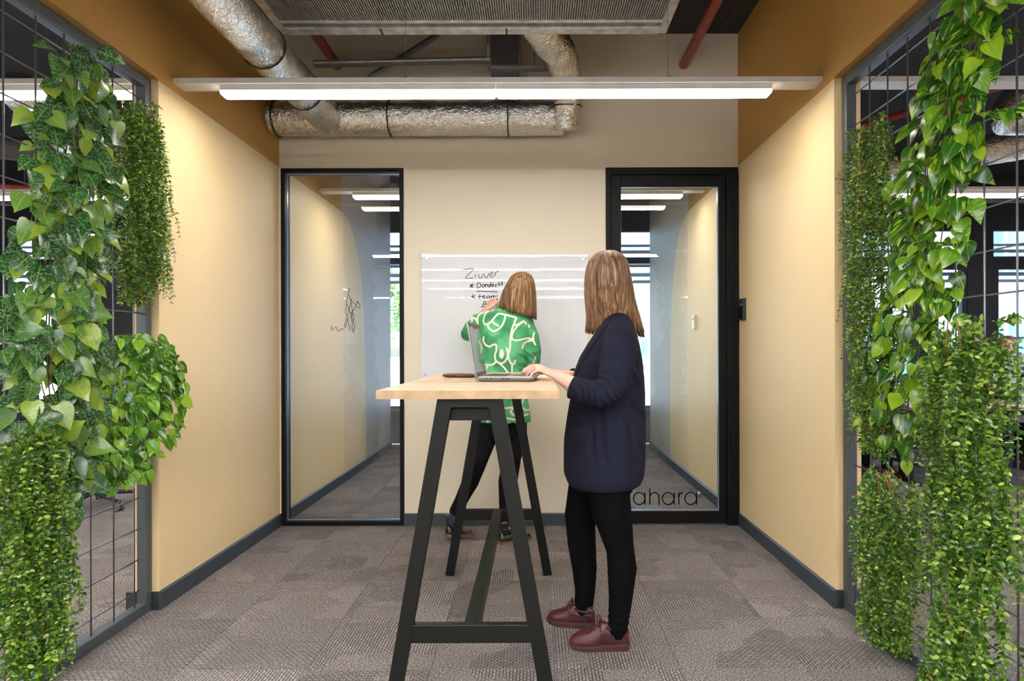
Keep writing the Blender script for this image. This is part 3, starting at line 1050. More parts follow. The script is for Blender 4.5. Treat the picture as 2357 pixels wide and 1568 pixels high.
b1 = thing('office_building', 'pale office building with rows of tall windows, tinted blue for shade, seen through the facade', 'building', (20, 40, -0.25))
MB().box((8.3, 19, -0.25), (34, 95, 13)).build('wall', M['bld'], b1)
for z0, z1 in ((0.1, 2.2), (3.4, 5.7), (7.0, 9.2)):
    for k in range(16):
        y0 = 21 + k * 4.4
        fr = MB().box((8.22, y0, z0), (8.32, y0 + 2.9, z1)).build('window_frame', M['louvre'], b1)
        MB().box((8.19, y0 + 0.15, z0 + 0.1), (8.25, y0 + 1.35, z1 - 0.1)).box((8.19, y0 + 1.55, z0 + 0.1), (8.25, y0 + 2.75, z1 - 0.1)).build('pane', M['bld_win'], fr)
    for k in range(7):
        x0 = 9.2 + k * 3.4
        fr = MB().box((x0, 18.92, z0), (x0 + 2.2, 19.02, z1)).build('window_frame', M['louvre'], b1)
        MB().box((x0 + 0.12, 18.88, z0 + 0.1), (x0 + 1.0, 18.95, z1 - 0.1)).box((x0 + 1.15, 18.88, z0 + 0.1), (x0 + 2.08, 18.95, z1 - 0.1)).build('pane', M['bld_win'], fr)


def tree(x, y, h, label, seed):
    t = thing('tree', label, 'tree', (x, y, -0.25), 'trees outside the facade')
    r = random.Random(seed)
    tr_ = MB().tube([(x, y, -0.25), (x + 0.1, y, h * 0.35), (x, y, h * 0.7)], [0.16, 0.12, 0.05], 8)
    for k in range(6):
        a = k * 1.1
        tr_.tube([(x, y, h * 0.35), (x + math.cos(a) * h * 0.2, y + math.sin(a) * h * 0.2, h * 0.6)], [0.06, 0.02], 6)
    tr_.build('trunk', M['trunk'], t)
    c = MB()
    for k in range(1500):
        d = Vector((r.gauss(0, 1), r.gauss(0, 1), r.gauss(0, 1))).normalized() * (r.random() ** 0.4)
        p = Vector((x + d.x * h * 0.30, y + d.y * h * 0.30, h * 0.62 + d.z * h * 0.36))
        a, b_ = Vector((r.gauss(0, 1), r.gauss(0, 1), r.gauss(0, 1))).normalized() * 0.16, Vector((r.gauss(0, 1), r.gauss(0, 1), r.gauss(0, 1))).normalized() * 0.10
        c.add([p - a, p - b_, p + a, p + b_], [(0, 1, 2, 3)])
    tag(c.build('leaves', M['tree_leaf'], t), kind='stuff')


tree(-6.8, 27, 5.2, 'small leafy tree outside, seen between the glass panel edge and the table corner', 1)
tree(-17.5, 26, 6.0, 'leafy tree outside the windows behind the left-hand plants', 2)

# ================================================================== CEILING SERVICES
# ---- fan coil unit
zu = 3.19
yu = (zu - CAMZ) * FOC / (VPY - 78)
ux0, ux1 = (650 - VPX) * yu / FOC, (1535 - VPX) * yu / FOC
unit = thing('ceiling_unit', 'large grey metal air conditioning unit with perforated grille under the dark ceiling', 'air conditioner', ((ux0 + ux1) / 2, 3.2, zu))
MB().box((ux0, 2.35, zu + 0.03), (ux1, yu, ZC - 0.06)).build('casing', M['galv_dark'], unit, bevel=0.004)
mb = MB()
mb.box((ux0, 2.35, zu), (ux0 + 0.05, yu, zu + 0.03)).box((ux1 - 0.05, 2.35, zu), (ux1, yu, zu + 0.03))
mb.box((ux0 + 0.05, 3.79, zu), (ux1 - 0.05, 3.815, zu + 0.03))
mb.box((ux0 + 0.05, 3.865, zu - 0.004), (ux1 - 0.05, yu, zu + 0.03))
mb.box((ux0 + 0.05, 2.35, zu), (ux1 - 0.05, 2.4, zu + 0.03))
mb.build('rim', M['galv'], unit, bevel=0.002)
gr = MB()
x = ux0 + 0.055
while x < ux1 - 0.055:
    gr.box((x, 2.4, zu + 0.006), (x + 0.007, 3.79, zu + 0.014))
    x += 0.0135
y = 2.42
while y < 3.79:
    gr.box((ux0 + 0.05, y, zu + 0.014), (ux1 - 0.05, y + 0.006, zu + 0.019))
    y += 0.0135
tag(gr.build('grille', M['grille'], unit), kind='stuff')
for px in (880, 1168):
    X = (px - VPX) * 3.9 / FOC
    MB().box((X - 0.005, 3.865, zu - 0.008), (X + 0.005, yu, zu)).build('joint', M['strap'], unit)
for X in (ux0 + 0.15, ux1 - 0.15):
    MB().tube([(X, yu - 0.05, ZC - 0.08), (X, yu - 0.05, ZC)], 0.006, 6).build('hanger_rod', M['galv'], unit)


# ---- foil ducts
def foil_tube(pts, r, n=56, seed=0, amp=0.006, step=0.012):
    """wrinkled foil sleeve"""
    path = smooth_path(pts, 14) if len(pts) > 2 else [Vector(pts[0]).lerp(Vector(pts[1]), i / 60) for i in range(61)]
    out = [path[0]]
    for p in path[1:]:
        while (p - out[-1]).length > step:
            out.append(out[-1] + (p - out[-1]).normalized() * step)
    mb = MB()
    rr = r if callable(r) else (lambda t: r)
    k = len(out)
    mb.tube(out, [rr(i / (k - 1)) for i in range(k)], n, caps=True)
    off = Vector((seed * 3.1, 0, 0))
    for i, p in enumerate(mb.v):
        c = out[min(i // n, k - 1)]
        d = (p - c)
        a = mnoise.noise((p + off) * 16) * amp * 0.8 + abs(mnoise.noise((p + off) * 38)) * amp * 0.9 - abs(mnoise.noise((p + off) * 75)) * amp * 0.35
        if d.length > 0:
            mb.v[i] = p + d.normalized() * a
    return mb


def straps(parent, spots, r):
    for c, ax in spots:
        c, ax = Vector(c), Vector(ax).normalized()
        u = ax.orthogonal().normalized()
        w = ax.cross(u)
        ring = [c + (u * math.cos(a) + w * math.sin(a)) * r for a in [2 * PI * i / 40 for i in range(41)]]
        MB().tube(ring, 0.0045, 6).build('strap', M['strap'], parent)


yd, zd, rd = 4.60, 2.915, 0.118
d1 = thing('foil_duct', 'horizontal silver foil air duct along the top of the back wall', 'air duct', (-0.8, yd, zd))
foil_tube([(XL + 0.002, yd, zd), (0.21, yd, zd)], rd, seed=1).build('sleeve', M['foil'], d1, smooth=True)
straps(d1, [((px_, yd, zd), (1, 0, 0.0)) for px_ in (XL + 0.045, (893 - VPX) * 4.5 / FOC, (1170 - VPX) * 4.5 / FOC)], rd + 0.007)
xd = -1.445
d2 = thing('foil_duct', 'thick silver foil air duct crossing the ceiling towards the viewer on the left', 'air duct', (xd, 3.0, 2.90))
foil_tube([(xd, 1.2, 2.90), (xd, yd - 0.02, 2.90)], 0.113, seed=2).build('sleeve', M['foil'], d2, smooth=True)
straps(d2, [((xd, 3.48, 2.90), (0, 1, -0.05)), ((xd, 4.08, 2.90), (0, 1, -0.05)), ((xd, 2.5, 2.90), (0, 1, 0))], 0.119)
d3 = thing('foil_duct', 'bent flexible silver foil duct from the ceiling unit down to the back wall', 'air duct', (0.15, 4.4, 3.0))
foil_tube([(-0.02, 3.965, 3.33), (0.06, 4.07, 3.26), (0.17, 4.22, 3.19), (0.225, 4.38, 3.08), (0.225, 4.47, 2.98), (0.225, 4.53, 2.88), (0.225, 4.55, 2.80)], lambda t: 0.118 - 0.03 * t, seed=3, amp=0.008).build('sleeve', M['foil'], d3, smooth=True)
straps(d3, [((0.225, 4.49, 2.955), (0, 0.2, -1))], 0.102)
d4 = thing('foil_duct', 'silver foil duct end in the dark office ceiling at the far left', 'air duct', (-3.3, 4.0, 3.1))
foil_tube([(-4.6, 3.85, 3.02), (-3.35, 3.9, 3.02)], 0.12, seed=4).build('sleeve', M['foil'], d4, smooth=True)
d5 = thing('foil_duct', 'silver foil duct running under the dark office ceiling behind the left-hand pothos', 'air duct', (-4.0, 6.0, 2.95))
foil_tube([(-3.4, 4.3, 3.0), (-4.2, 6.3, 3.0)], 0.12, seed=5).build('sleeve', M['foil'], d5, smooth=True)
d6 = thing('foil_duct', 'silver foil duct crossing the dark office ceiling behind the right-hand plants', 'air duct', (4.2, 5.4, 3.0))
foil_tube([(3.0, 6.4, 2.98), (4.9, 4.6, 2.98)], 0.13, seed=6).build('sleeve', M['foil'], d6, smooth=True)
d7 = thing('foil_duct', 'silver foil duct near the right edge behind the mesh screen', 'air duct', (4.2, 4.4, 2.9))
foil_tube([(3.15, 4.35, 2.86), (4.6, 4.35, 2.86)], 0.15, seed=7).build('sleeve', M['foil'], d7, smooth=True)

# ---- red sprinkler pipes
zr = CAMZ + (VPY - 150) * 4.75 / FOC
for (px, ylo, lab) in ((1575, 1.0, 'red sprinkler pipe meeting the back wall right of the ceiling unit'), (778, 1.0, 'red sprinkler pipe meeting the back wall above the left foil duct')):
    X = (px - VPX) * 4.75 / FOC
    p = MB().tube([(X, ylo, zr), (X, YB, zr)], 0.034, 16).build('sprinkler_pipe', M['red'], smooth=True, origin=(X, 3, zr))
    tag(p, lab, 'pipe')
tag(MB().tube([(-6.5, 5.5, 2.84), (-3.5, 6.9, 2.84)], 0.03, 10).build('sprinkler_pipe', M['red'], origin=(-5, 7, 3)), 'dark red pipe under the left office ceiling, seen through the left mesh', 'pipe')
tag(MB().tube([(2.2, 7.0, 3.3), (4.6, 3.6, 3.3)], 0.03, 10).build('sprinkler_pipe', M['red'], origin=(3.5, 6, 3.1)), 'dark red pipe under the right office ceiling, seen through the right mesh', 'pipe')

# ---- struts and brackets above the lamp
yr = 4.45
a, b_ = W(722, 139, yr), W(1130, 130, yr)
rl = thing('mounting_rail', 'grey steel strut rail spanning left part of ceiling recess', 'rail', ((a + b_) / 2))
MB().box((a.x, yr, a.z - 0.018), (b_.x, yr + 0.04, a.z + 0.018), rot=Matrix.Rotation(-math.atan2(b_.z - a.z, b_.x - a.x), 3, 'Y')).build('channel', M['galv_dark'], rl)
MB().tube([W(725, 143, yr - 0.01), W(1132, 135, yr - 0.01)], 0.006, 6).build('rod', M['galv'], rl)
MB().tube([W(1125, 105, yr), W(1125, 140, yr)], 0.008, 6).build('bolt', M['galv'], rl)
MB().tube([W(1125, 108, yr), Vector((W(1125, 108, yr).x, yr, ZC))], 0.004, 6).build('hanger_rod', M['galv_dark'], rl)
yr = 4.38
a, b_ = W(1127, 155, yr), W(1270, 158, yr)
rl = thing('mounting_rail', 'short grey steel strut rail beside the bent foil duct', 'rail', ((a + b_) / 2))
MB().box((a.x, yr, a.z - 0.012), (b_.x, yr + 0.04, a.z + 0.012)).build('channel', M['galv_dark'], rl)
for px in (1131, 1198, 1232):
    q = W(px, 150, yr)
    MB().tube([(q.x, yr, q.z - 0.02), (q.x, yr, ZC)], 0.005, 6).build('hanger_rod', M['galv_dark'], rl)
br = MB().tube([W(850, 178, 4.6), W(1012, 78, 4.6)], 0.022, 4, flat=0.4).build('ceiling_brace', M['grey_duct'], origin=tuple(W(930, 130, 4.6)))
tag(br, 'dark diagonal steel brace above the ceiling lamp', 'brace')
a, b_ = W(1132, 200, 4.58), W(1195, 60, 4.58)
tag(MB().box((a.x, 4.58, a.z), (b_.x, 4.70, ZC - 0.01)).build('sheet_metal_duct', M['grey_duct'], origin=(a.x, 4.6, 3.3)), 'dark grey square duct standing against back wall over the lamp', 'air duct')
for X, lab in ((-5.4, 'grey cable tray under the left office ceiling'), (4.9, 'grey cable tray under the right office ceiling')):
    t = thing('cable_tray', lab, 'cable tray', (X, 7.2, 2.95))
    s = 1 if X > 0 else -1
    MB().box((X - 2.4, 7.15, 2.95), (X + 2.4, 7.18, 3.01)).build('side_rail', M['galv_dark'], t)
    MB().box((X - 2.4, 7.45, 2.95), (X + 2.4, 7.48, 3.01)).build('side_rail', M['galv_dark'], t)
    for k in range(12):
        MB().box((X - 2.35 + k * 0.42, 7.18, 2.955), (X - 2.32 + k * 0.42, 7.45, 2.965)).build('rung', M['galv_dark'], t)
        if k % 4 == 1:
            MB().tube([(X - 2.3 + k * 0.42, 7.16, 2.98), (X - 2.3 + k * 0.42, 7.16, ZC)], 0.005, 6).build('hanger_rod', M['galv_dark'], t)
for X, Y0, lab in ((-4.6, 5.0, 'black ventilation pipe under the left office ceiling'), (5.9, 5.0, 'black ventilation pipe under the right office ceiling')):
    tag(MB().tube([(X - 1.6, Y0 + 0.6, 3.2), (X + 1.2, Y0 + 1.9, 3.2)], 0.11, 16).build('vent_pipe', M['grey_duct'], origin=(X, Y0 + 1.2, 3.2)), lab, 'pipe')


# ---- linear ceiling lamps
def lamp(x0, x1, y, tubes, label, hang=(), dm='diffuser'):
    t = thing('linear_lamp', label, 'ceiling lamp', ((x0 + x1) / 2, y + 0.05, 2.6), 'linear ceiling lamps')
    MB().box((x0, y - 0.02, 2.655), (x1, y + 0.09, 2.683)).build('rail', M['white'], t, bevel=0.002)
    for a0, a1 in tubes:
        MB().box((a0, y, 2.628), (a1, y + 0.07, 2.655)).build('housing', M['white'], t, bevel=0.002)
        # diffuser with rounded lower edges
        pr = [(0.001, 2.628), (0.001, 2.614), (0.006, 2.603), (0.016, 2.598), (0.054, 2.598), (0.064, 2.603), (0.069, 2.614), (0.069, 2.628)]
        rg = []
        for xx, ins in ((a0, 0.012), (a0 + 0.008, 0.005), (a0 + 0.02, 0.0), (a1 - 0.02, 0.0), (a1 - 0.008, 0.005), (a1, 0.012)):
            rg.append([Vector((xx, y + p, max(q, 2.598 + ins))) for p, q in pr])
        MB().rings(rg).build('diffuser', M[dm], t)
    for hx in hang:
        MB().box((hx - 0.012, y + 0.01, 2.683), (hx + 0.016, y + 0.06, 2.697)).build('clip', M['plastic'], t)
        MB().tube([(hx, y + 0.035, 2.69), (hx, y + 0.035, ZC)], 0.0013, 5).build('suspension_wire', M['galv_dark'], t)
    return t


def tubes(a, b_, L=1.43, gap=0.006):
    n = max(1, round((b_ - a) / L))
    s = (b_ - a) / n
    return [(a + i * s, a + (i + 1) * s - gap) for i in range(n)]


YL = 3.37
tx = lambda p: (p - VPX) * YL / FOC
lamp(XL, XR, YL, [(tx(507), tx(1141.5)), (tx(1143.5), tx(1779))], 'long white linear lamp between the yellow walls, nearest lit lamp over the table', (tx(932), tx(1542)))
lamp(XL, XR, 5.66, [(-1.58, -0.205), (-0.195, 1.29)], 'white linear lamp inside the glazed room behind the back wall', (-1.2, 0.9))
lamp(-6.9, XL - TH, YL, tubes(-6.6, -2.05), 'white linear lamp in the left office level with the top of the pothos', (-5, -3))
lamp(-6.9, XL - TH, 5.66, tubes(-6.6, -2.05), 'second white linear lamp in the left office, lower behind leaves', (-5, -3))
lamp(XR + TH, 6.8, YL, tubes(3.2, 6.5), 'white linear lamp rail high in the right office', (3, 5))
lamp(XR + TH, 6.8, 5.66, tubes(3.2, 6.5), 'second white linear lamp in the right office, lower behind leaves', (3, 5))
for yy, nm in ((0.26, 'nearest behind the viewpoint'), (-1.34, 'second behind the viewpoint'), (-3.0, 'added fill row, third behind the viewpoint'), (-4.75, 'fourth behind the viewpoint'), (-7.1, 'last behind the viewpoint')):  # the third row is added to throw more light on the lower walls
    lamp(-2.6, 2.2, yy, tubes(-2.3, 1.9), 'white linear office lamp over the middle, ' + nm, (-1, 1), 'diffuser_b')
    lamp(-7.6, -3.4, yy, tubes(-7.3, -3.7), 'white linear office lamp on the left, ' + nm, (-6, -4), 'diffuser_b')
    lamp(3.4, 7.6, yy, tubes(3.7, 7.3), 'white linear office lamp on the right, ' + nm, (4, 6), 'diffuser_b')


# ================================================================== MESH SCREENS
def screen(side, label):
    s = 1 if side == 'right' else -1
    xa = 1.52 if s > 0 else -1.893
    xb = xa + s * 0.05
    x0, x1 = min(xa, xb), max(xa, xb)
    xc = (xa + xb) / 2
    y0, y1 = 1.975, YW0 - 0.006
    t = thing('mesh_screen', label, 'screen', (xc, (y0 + y1) / 2, 0), 'mesh screens either side of the entrance')
    for nm, a, b_ in (('frame_post', (x0, y0, 0), (x1, y0 + 0.05, 2.618)), ('frame_post', (x0, y1 - 0.045, 0), (x1, y1, 2.618)),
                      ('bottom_rail', (x0, y0 + 0.05, 0), (x1, y1 - 0.045, 0.05)), ('top_rail', (x0, y0 + 0.05, 2.568), (x1, y1 - 0.045, 2.618))):
        MB().box(a, b_).build(nm, M['screen'], t, bevel=0.004)
    yv = 3.117 if s < 0 else 3.153
    mv = MB().tube([(0, 0, 0), (0, 0, 2.53)], 0.0033, 8).mesh('vertical_wire', mats=[M['wire']], smooth=True)
    mh = MB().tube([(0, 0, 0), (0, y1 - y0 - 0.08, 0)], 0.0033, 8).mesh('horizontal_wire', mats=[M['wire']], smooth=True)
    k = 0
    while yv - 0.1525 * k > y0 + 0.06:
        obj_from(mv, 'vertical_wire', t, (0, yv - 0.1525 * k - t.location.y, 0.045))
        k += 1
    for k in range(17):
        obj_from(mh, 'horizontal_wire', t, (0.0066 * s, y0 + 0.03 - t.location.y, 0.116 + 0.1497 * k))
    return t


screen('left', 'grey framed wire mesh screen on the left hung with trailing green plants')
screen('right', 'grey framed wire mesh screen on the right hung with trailing green plants')

# ================================================================== WALL FITTINGS
# access panel on the right wall, thermostat and door stop in the glazed room
a, b_ = W(1705, 690, 4.62), W(1718, 737, 4.62)
yp0, yp1 = XR * FOC / (1718 - VPX), XR * FOC / (1705 - VPX)
zp0, zp1 = CAMZ + (VPY - 737) * 4.62 / FOC, CAMZ + (VPY - 689) * 4.62 / FOC
cp = thing('control_panel', 'small black touch panel on the right wall beside the glass door', 'control panel', (XR, 4.62, zp0))
MB().box((XR - 0.022, yp0, zp0), (XR, yp1, zp1)).build('housing', M['plastic'], cp, bevel=0.003)
MB().box((XR - 0.024, yp0 + 0.02, zp0 + 0.105), (XR - 0.022, yp0 + 0.05, zp0 + 0.110)).build('status_mark', M['white'], cp)
MB().box((XR - 0.0235, yp0 + 0.01, zp0 + 0.008), (XR - 0.022, yp1 - 0.01, zp0 + 0.09)).build('touch_surface', M['black_frame'], cp)
ty = XR * FOC / (1602 - VPX)
zt0, zt1 = CAMZ + (VPY - 758) * ty / FOC, CAMZ + (VPY - 727) * ty / FOC
th = thing('thermostat', 'small white thermostat on the wall inside the glazed room', 'thermostat', (XR, ty, zt0))
MB().box((XR - 0.03, ty - 0.045, zt0), (XR, ty + 0.045, zt1)).build('housing', M['white'], th, bevel=0.005)
MB().box((XR - 0.032, ty - 0.02, zt1 - 0.045), (XR - 0.03, ty + 0.01, zt1 - 0.02)).build('display', M['grey_plastic'], th)
q = W(1607, 1146, 5.6)
ds = thing('door_stop', 'small white door stop on the carpet inside the glazed room', 'door stop', (q.x, 5.6, 0))
MB().tube([(q.x, 5.6, 0.0), (q.x, 5.6, 0.035)], 0.016, 14).build('base', M['steel'], ds, smooth=False)
MB().ball((q.x, 5.6, 0.042), (0.019, 0.019, 0.014)).build('bumper', M['white'], ds, smooth=True)

# ---- whiteboard
yw = YB - 0.016
bx0, bx1 = (969.5 - VPX) * yw / FOC, (1352.5 - VPX) * yw / FOC
bz1, bz0 = CAMZ + (VPY - 584) * yw / FOC, CAMZ - (874 - VPY) * yw / FOC
tilt = Matrix.Rotation(math.radians(0.45), 3, 'Y')
pc = Vector(((bx0 + bx1) / 2, yw, (bz0 + bz1) / 2))
wbd = thing('whiteboard', 'frameless white glass board with handwriting on the back wall', 'whiteboard', (pc.x, yw, bz0))
MB().box((bx0, yw, bz0), (bx1, yw + 0.006, bz1), rot=tilt, piv=pc).build('panel', M['board'], wbd, bevel=0.0015)
for cx, cz in ((bx0 + 0.038, bz1 - 0.038), (bx1 - 0.038, bz1 - 0.038), (bx0 + 0.03, bz0 + 0.035), (bx1 - 0.03, bz0 + 0.035)):
    c = tilt @ (Vector((cx, yw, cz)) - pc) + pc
    MB().tube([c + Vector((0, 0.014, 0)), c + Vector((0, -0.007, 0))], 0.010, 16).build('fixing', M['steel'], wbd, bevel=0.001)
mb = MB()
Z3 = lambda x, y: W(950 + x / 4.752, 570 + y / 4.752, yw - 0.0004)
STR = [[(555, 240), (610, 232), (668, 234), (625, 280), (580, 325), (600, 336), (665, 330)], [(688, 290), (686, 328)], [(686, 262), (687, 266)],
       [(722, 285), (728, 325), (745, 332), (762, 318), (772, 285)], [(785, 288), (796, 326), (815, 325), (828, 300), (836, 280)],
       [(850, 300), (880, 286), (872, 266), (850, 285), (846, 312), (868, 322), (895, 305)], [(906, 270), (904, 308), (906, 285), (925, 262), (945, 258)],
       [(625, 405), (645, 425), (668, 430)], [(640, 395), (650, 440)], [(665, 392), (625, 438)], [(630, 415), (668, 410)],
       [(712, 385), (706, 438), (735, 432), (750, 408), (738, 388), (708, 384)], [(775, 400), (760, 415), (768, 432), (785, 425), (790, 405), (775, 400)],
       [(795, 402), (798, 430), (800, 405), (815, 400), (822, 428)], [(850, 405), (832, 408), (832, 428), (848, 425), (856, 375), (852, 428)],
       [(868, 412), (888, 408), (880, 396), (866, 408), (870, 426), (895, 420)], [(925, 402), (908, 405), (906, 424), (922, 424)], [(940, 375), (938, 422)],
       [(965, 378), (950, 395), (956, 412), (975, 402), (980, 370), (984, 410)], [(1008, 375), (1006, 382)],
       [(700, 478), (760, 478), (930, 484)], [(650, 530), (665, 545), (684, 548)], [(665, 510), (648, 540), (670, 535), (682, 515)],
       [(736, 510), (733, 548), (738, 560)], [(715, 536), (765, 533)], [(772, 542), (790, 530), (778, 522), (768, 542), (785, 554), (805, 542)],
       [(835, 525), (812, 535), (818, 552), (838, 540), (840, 528), (848, 552)], [(858, 528), (862, 550), (868, 528), (880, 526), (885, 545), (890, 525)], [(900, 522), (903, 545)],
       [(925, 520), (924, 545)], [(780, 590), (762, 640), (745, 648)], [(778, 590), (805, 592), (795, 615), (775, 618), (800, 622), (800, 642), (765, 645)]]
for i, st in enumerate(STR):
    ribbon(mb, smooth_path([Z3(*p) for p in st], 4), 0.0042 if i < 7 else 0.0052, (0, -1, 0))
mb.build('handwriting', M['ink'], wbd)

# ================================================================== TABLE
TZ = 1.149
ya, yb = 2.115, 3.745
tb = thing('high_table', 'high oak-topped table on black splayed steel legs in the middle', 'table', (-0.21, 2.93, 0))
xa, xb = (865 - VPX) * ya / FOC, (1288 - VPX) * ya / FOC
MB().box((xa + 0.001, ya + 0.001, TZ - 0.029), (xb - 0.001, yb - 0.001, TZ)).build('tabletop', M['oak'], tb, bevel=0.0008)
for a, b_ in (((xa, ya, 0), (xb, ya + 0.001, 0)), ((xa, yb - 0.001, 0), (xb, yb, 0)), ((xa, ya + 0.001, 0), (xa + 0.001, yb - 0.001, 0)), ((xb - 0.001, ya + 0.001, 0), (xb, yb - 0.001, 0))):
    MB().box((a[0], a[1], TZ - 0.029), (b_[0], b_[1], TZ - 0.0006)).build('edge_band', M['edge'], tb)


def bar(p, q, w, d, name='leg', parent=tb, m='table_black', bev=0.003):
    """square tube from p to q in an XZ frame: w across, d in depth"""
    p, q = Vector(p), Vector(q)
    u = (q - p).normalized()
    s = Vector((0, 1, 0)).cross(u).normalized() * w / 2
    e = Vector((0, d / 2, 0))
    r0 = [p - s - e, p + s - e, p + s + e, p - s + e]
    r1 = [q - s - e, q + s - e, q + s + e, q - s + e]
    return MB().rings([r0, r1]).build(name, M[m], parent, bevel=bev)


for yy in (2.155, 3.70):
    sc = FOC / 2.155
    cx = -0.214 if yy < 3 else -0.208
    foot, top = 0.278, 0.082
    # measured on the near frame: outer edges of the legs
    for s in (-1, 1):
        bar((cx + s * foot, yy, 0.0), (cx + s * (top + 0.0), yy, TZ - 0.030), 0.050, 0.03)
    MB().box((cx - 0.105, yy - 0.015, TZ - 0.060), (cx + 0.105, yy + 0.015, TZ - 0.029)).build('top_bar', M['table_black'], tb, bevel=0.003)
    wz = 0.376
    hw = foot + (top - foot) * (wz - 0.03) / (TZ - 0.03) - 0.02
    MB().box((cx - hw, yy - 0.0145, 0.315), (cx + hw, yy + 0.0145, wz)).build('cross_bar', M['table_black'], tb, bevel=0.003)
    MB().box((cx - hw * 0.5, yy + 0.02, TZ - 0.105), (cx + hw * 0.5, yy + 0.05, TZ - 0.062)).build('upper_cross_bar', M['table_black'], tb, bevel=0.003)
MB().box((-0.238, 2.17, 0.318), (-0.188, 3.686, 0.374)).build('stretcher', M['table_black'], tb, bevel=0.003)

# ---- laptop
LT = thing('laptop', 'open grey laptop on the high table, screen turned to the right', 'laptop', (-0.12, 2.8, TZ))
LA = W(1090, 880, 2.66)
lx_, ly_ = 0.250, 0.345
R_l = Matrix.Rotation(math.radians(-3.0), 3, 'Z')
O_l = Vector(((1092 - VPX) * 2.66 / FOC, 2.66, TZ))          # near end of the hinge


def L3(x, y, z):
    """x: from hinge to front edge (towards the typist), y: away from the viewer"""
    return O_l + R_l @ Vector((x, y, z))


def lap_box(mb, x0, x1, y0, y1, z0, z1, M3=None, mi=0):
    vs = [Vector(p) for p in ((x0, y0, z0), (x1, y0, z0), (x1, y1, z0), (x0, y1, z0), (x0, y0, z1), (x1, y0, z1), (x1, y1, z1), (x0, y1, z1))]
    if M3:
        vs = [M3(p) for p in vs]
    mb.add([L3(*p) for p in vs], [(0, 3, 2, 1), (4, 5, 6, 7), (0, 1, 5, 4), (1, 2, 6, 5), (2, 3, 7, 6), (3, 0, 4, 7)], mi)
    return mb


def rrect(x0, x1, y0, y1, r, n=5):
    o = []
    for cx, cy, a0 in ((x1 - r, y1 - r, 0), (x0 + r, y1 - r, 90), (x0 + r, y0 + r, 180), (x1 - r, y0 + r, 270)):
        for k in range(n + 1):
            a = math.radians(a0 + 90 * k / n)
            o.append((cx + r * math.cos(a), cy + r * math.sin(a)))
    return o


mb = MB()
rg = []
for ins, z in ((0.022, 0.002), (0.010, 0.006), (0.002, 0.013), (0.0, 0.019), (0.001, 0.021)):
    rg.append([L3(x, y, z) for x, y in rrect(ins, lx_ - ins, ins * 0.6, ly_ - ins * 0.6, 0.02)])
mb.rings(rg).build('base', M['laptop'], LT, smooth=False)
mb = MB()
for r_ in range(5):
    for c in range(14):
        lap_box(mb, 0.035 + r_ * 0.0185, 0.035 + r_ * 0.0185 + 0.0155, 0.03 + c * 0.0205, 0.03 + c * 0.0205 + 0.017, 0.0205, 0.0225)
kb = mb.build('keyboard', M['keys'], LT)
lap_box(MB(), 0.145, 0.225, 0.115, 0.225, 0.0208, 0.0215).build('touchpad', M['grey_plastic'], LT)
mb = MB()
for x0, x1 in ((0.03, 0.034), (0.043, 0.055), (0.062, 0.074), (0.110, 0.122), (0.128, 0.145)):
    lap_box(mb, x0, x1, -0.0006, 0.004, 0.0105, 0.0145)
mb.build('ports', M['laptop_dark'], LT)
lean = math.radians(-8.5)


def lid(p):
    """p.x thickness, p.z height up the lid, leaning away from the typist"""
    x, y, z = p
    return Vector((0.006 + x * math.cos(lean) + z * math.sin(lean), y, 0.016 + z * math.cos(lean) - x * math.sin(lean)))


H_l = 0.232
mb = MB()
rg = []
for x, ins in ((-0.004, 0.001), (-0.003, 0.0), (0.001, 0.0)):
    rg.append([L3(*lid((x, y, z))) for y, z in rrect(ins, ly_ - ins, ins, H_l - ins, 0.010)])
mb.rings(rg).build('lid', M['laptop'], LT)
lap_box(MB(), 0.001, 0.0018, 0.003, ly_ - 0.003, 0.003, H_l - 0.003, lid).build('bezel', M['laptop_dark'], LT)
lap_box(MB(), 0.0018, 0.0022, 0.010, ly_ - 0.010, 0.020, H_l - 0.018, lid).build('display', M['display'], LT)
lap_box(MB(), 0.0018, 0.0024, ly_ / 2 - 0.004, ly_ / 2 + 0.004, H_l - 0.012, H_l - 0.006, lid).build('camera_lens', M['steel'], LT)
MB().tube([L3(0.004, 0.05, 0.018), L3(0.004, 0.3, 0.018)], 0.006, 10).build('hinge', M['laptop_dark'], LT, smooth=True)

# ---- brown case behind the laptop
yc = (TZ - CAMZ) * -FOC / (869 - VPY)
c0, c1 = Vector(((1026 - VPX) * yc / FOC, yc, TZ + 0.011)), Vector(((1098 - VPX) * yc / FOC, yc - 0.02, TZ + 0.011))
gc = thing('spectacles_case', 'slim brown leather case lying on the table behind the laptop', 'case', tuple((c0 + c1) / 2 - Vector((0, 0, 0.011))))
MB().tube([c0.lerp(c1, t) for t in (0, 0.15, 0.5, 0.85, 1)], [(0.0085, 0.018), (0.0105, 0.024), (0.011, 0.026), (0.0105, 0.024), (0.0085, 0.018)], 16, round_caps=True).build('shell', M['brown'], gc, smooth=True)
MB().tube([c0 + Vector((0.0, -0.0245, 0.0)), c1 + Vector((0, -0.0245, 0.0))], 0.0012, 6).build('seam', M['lining'], gc)


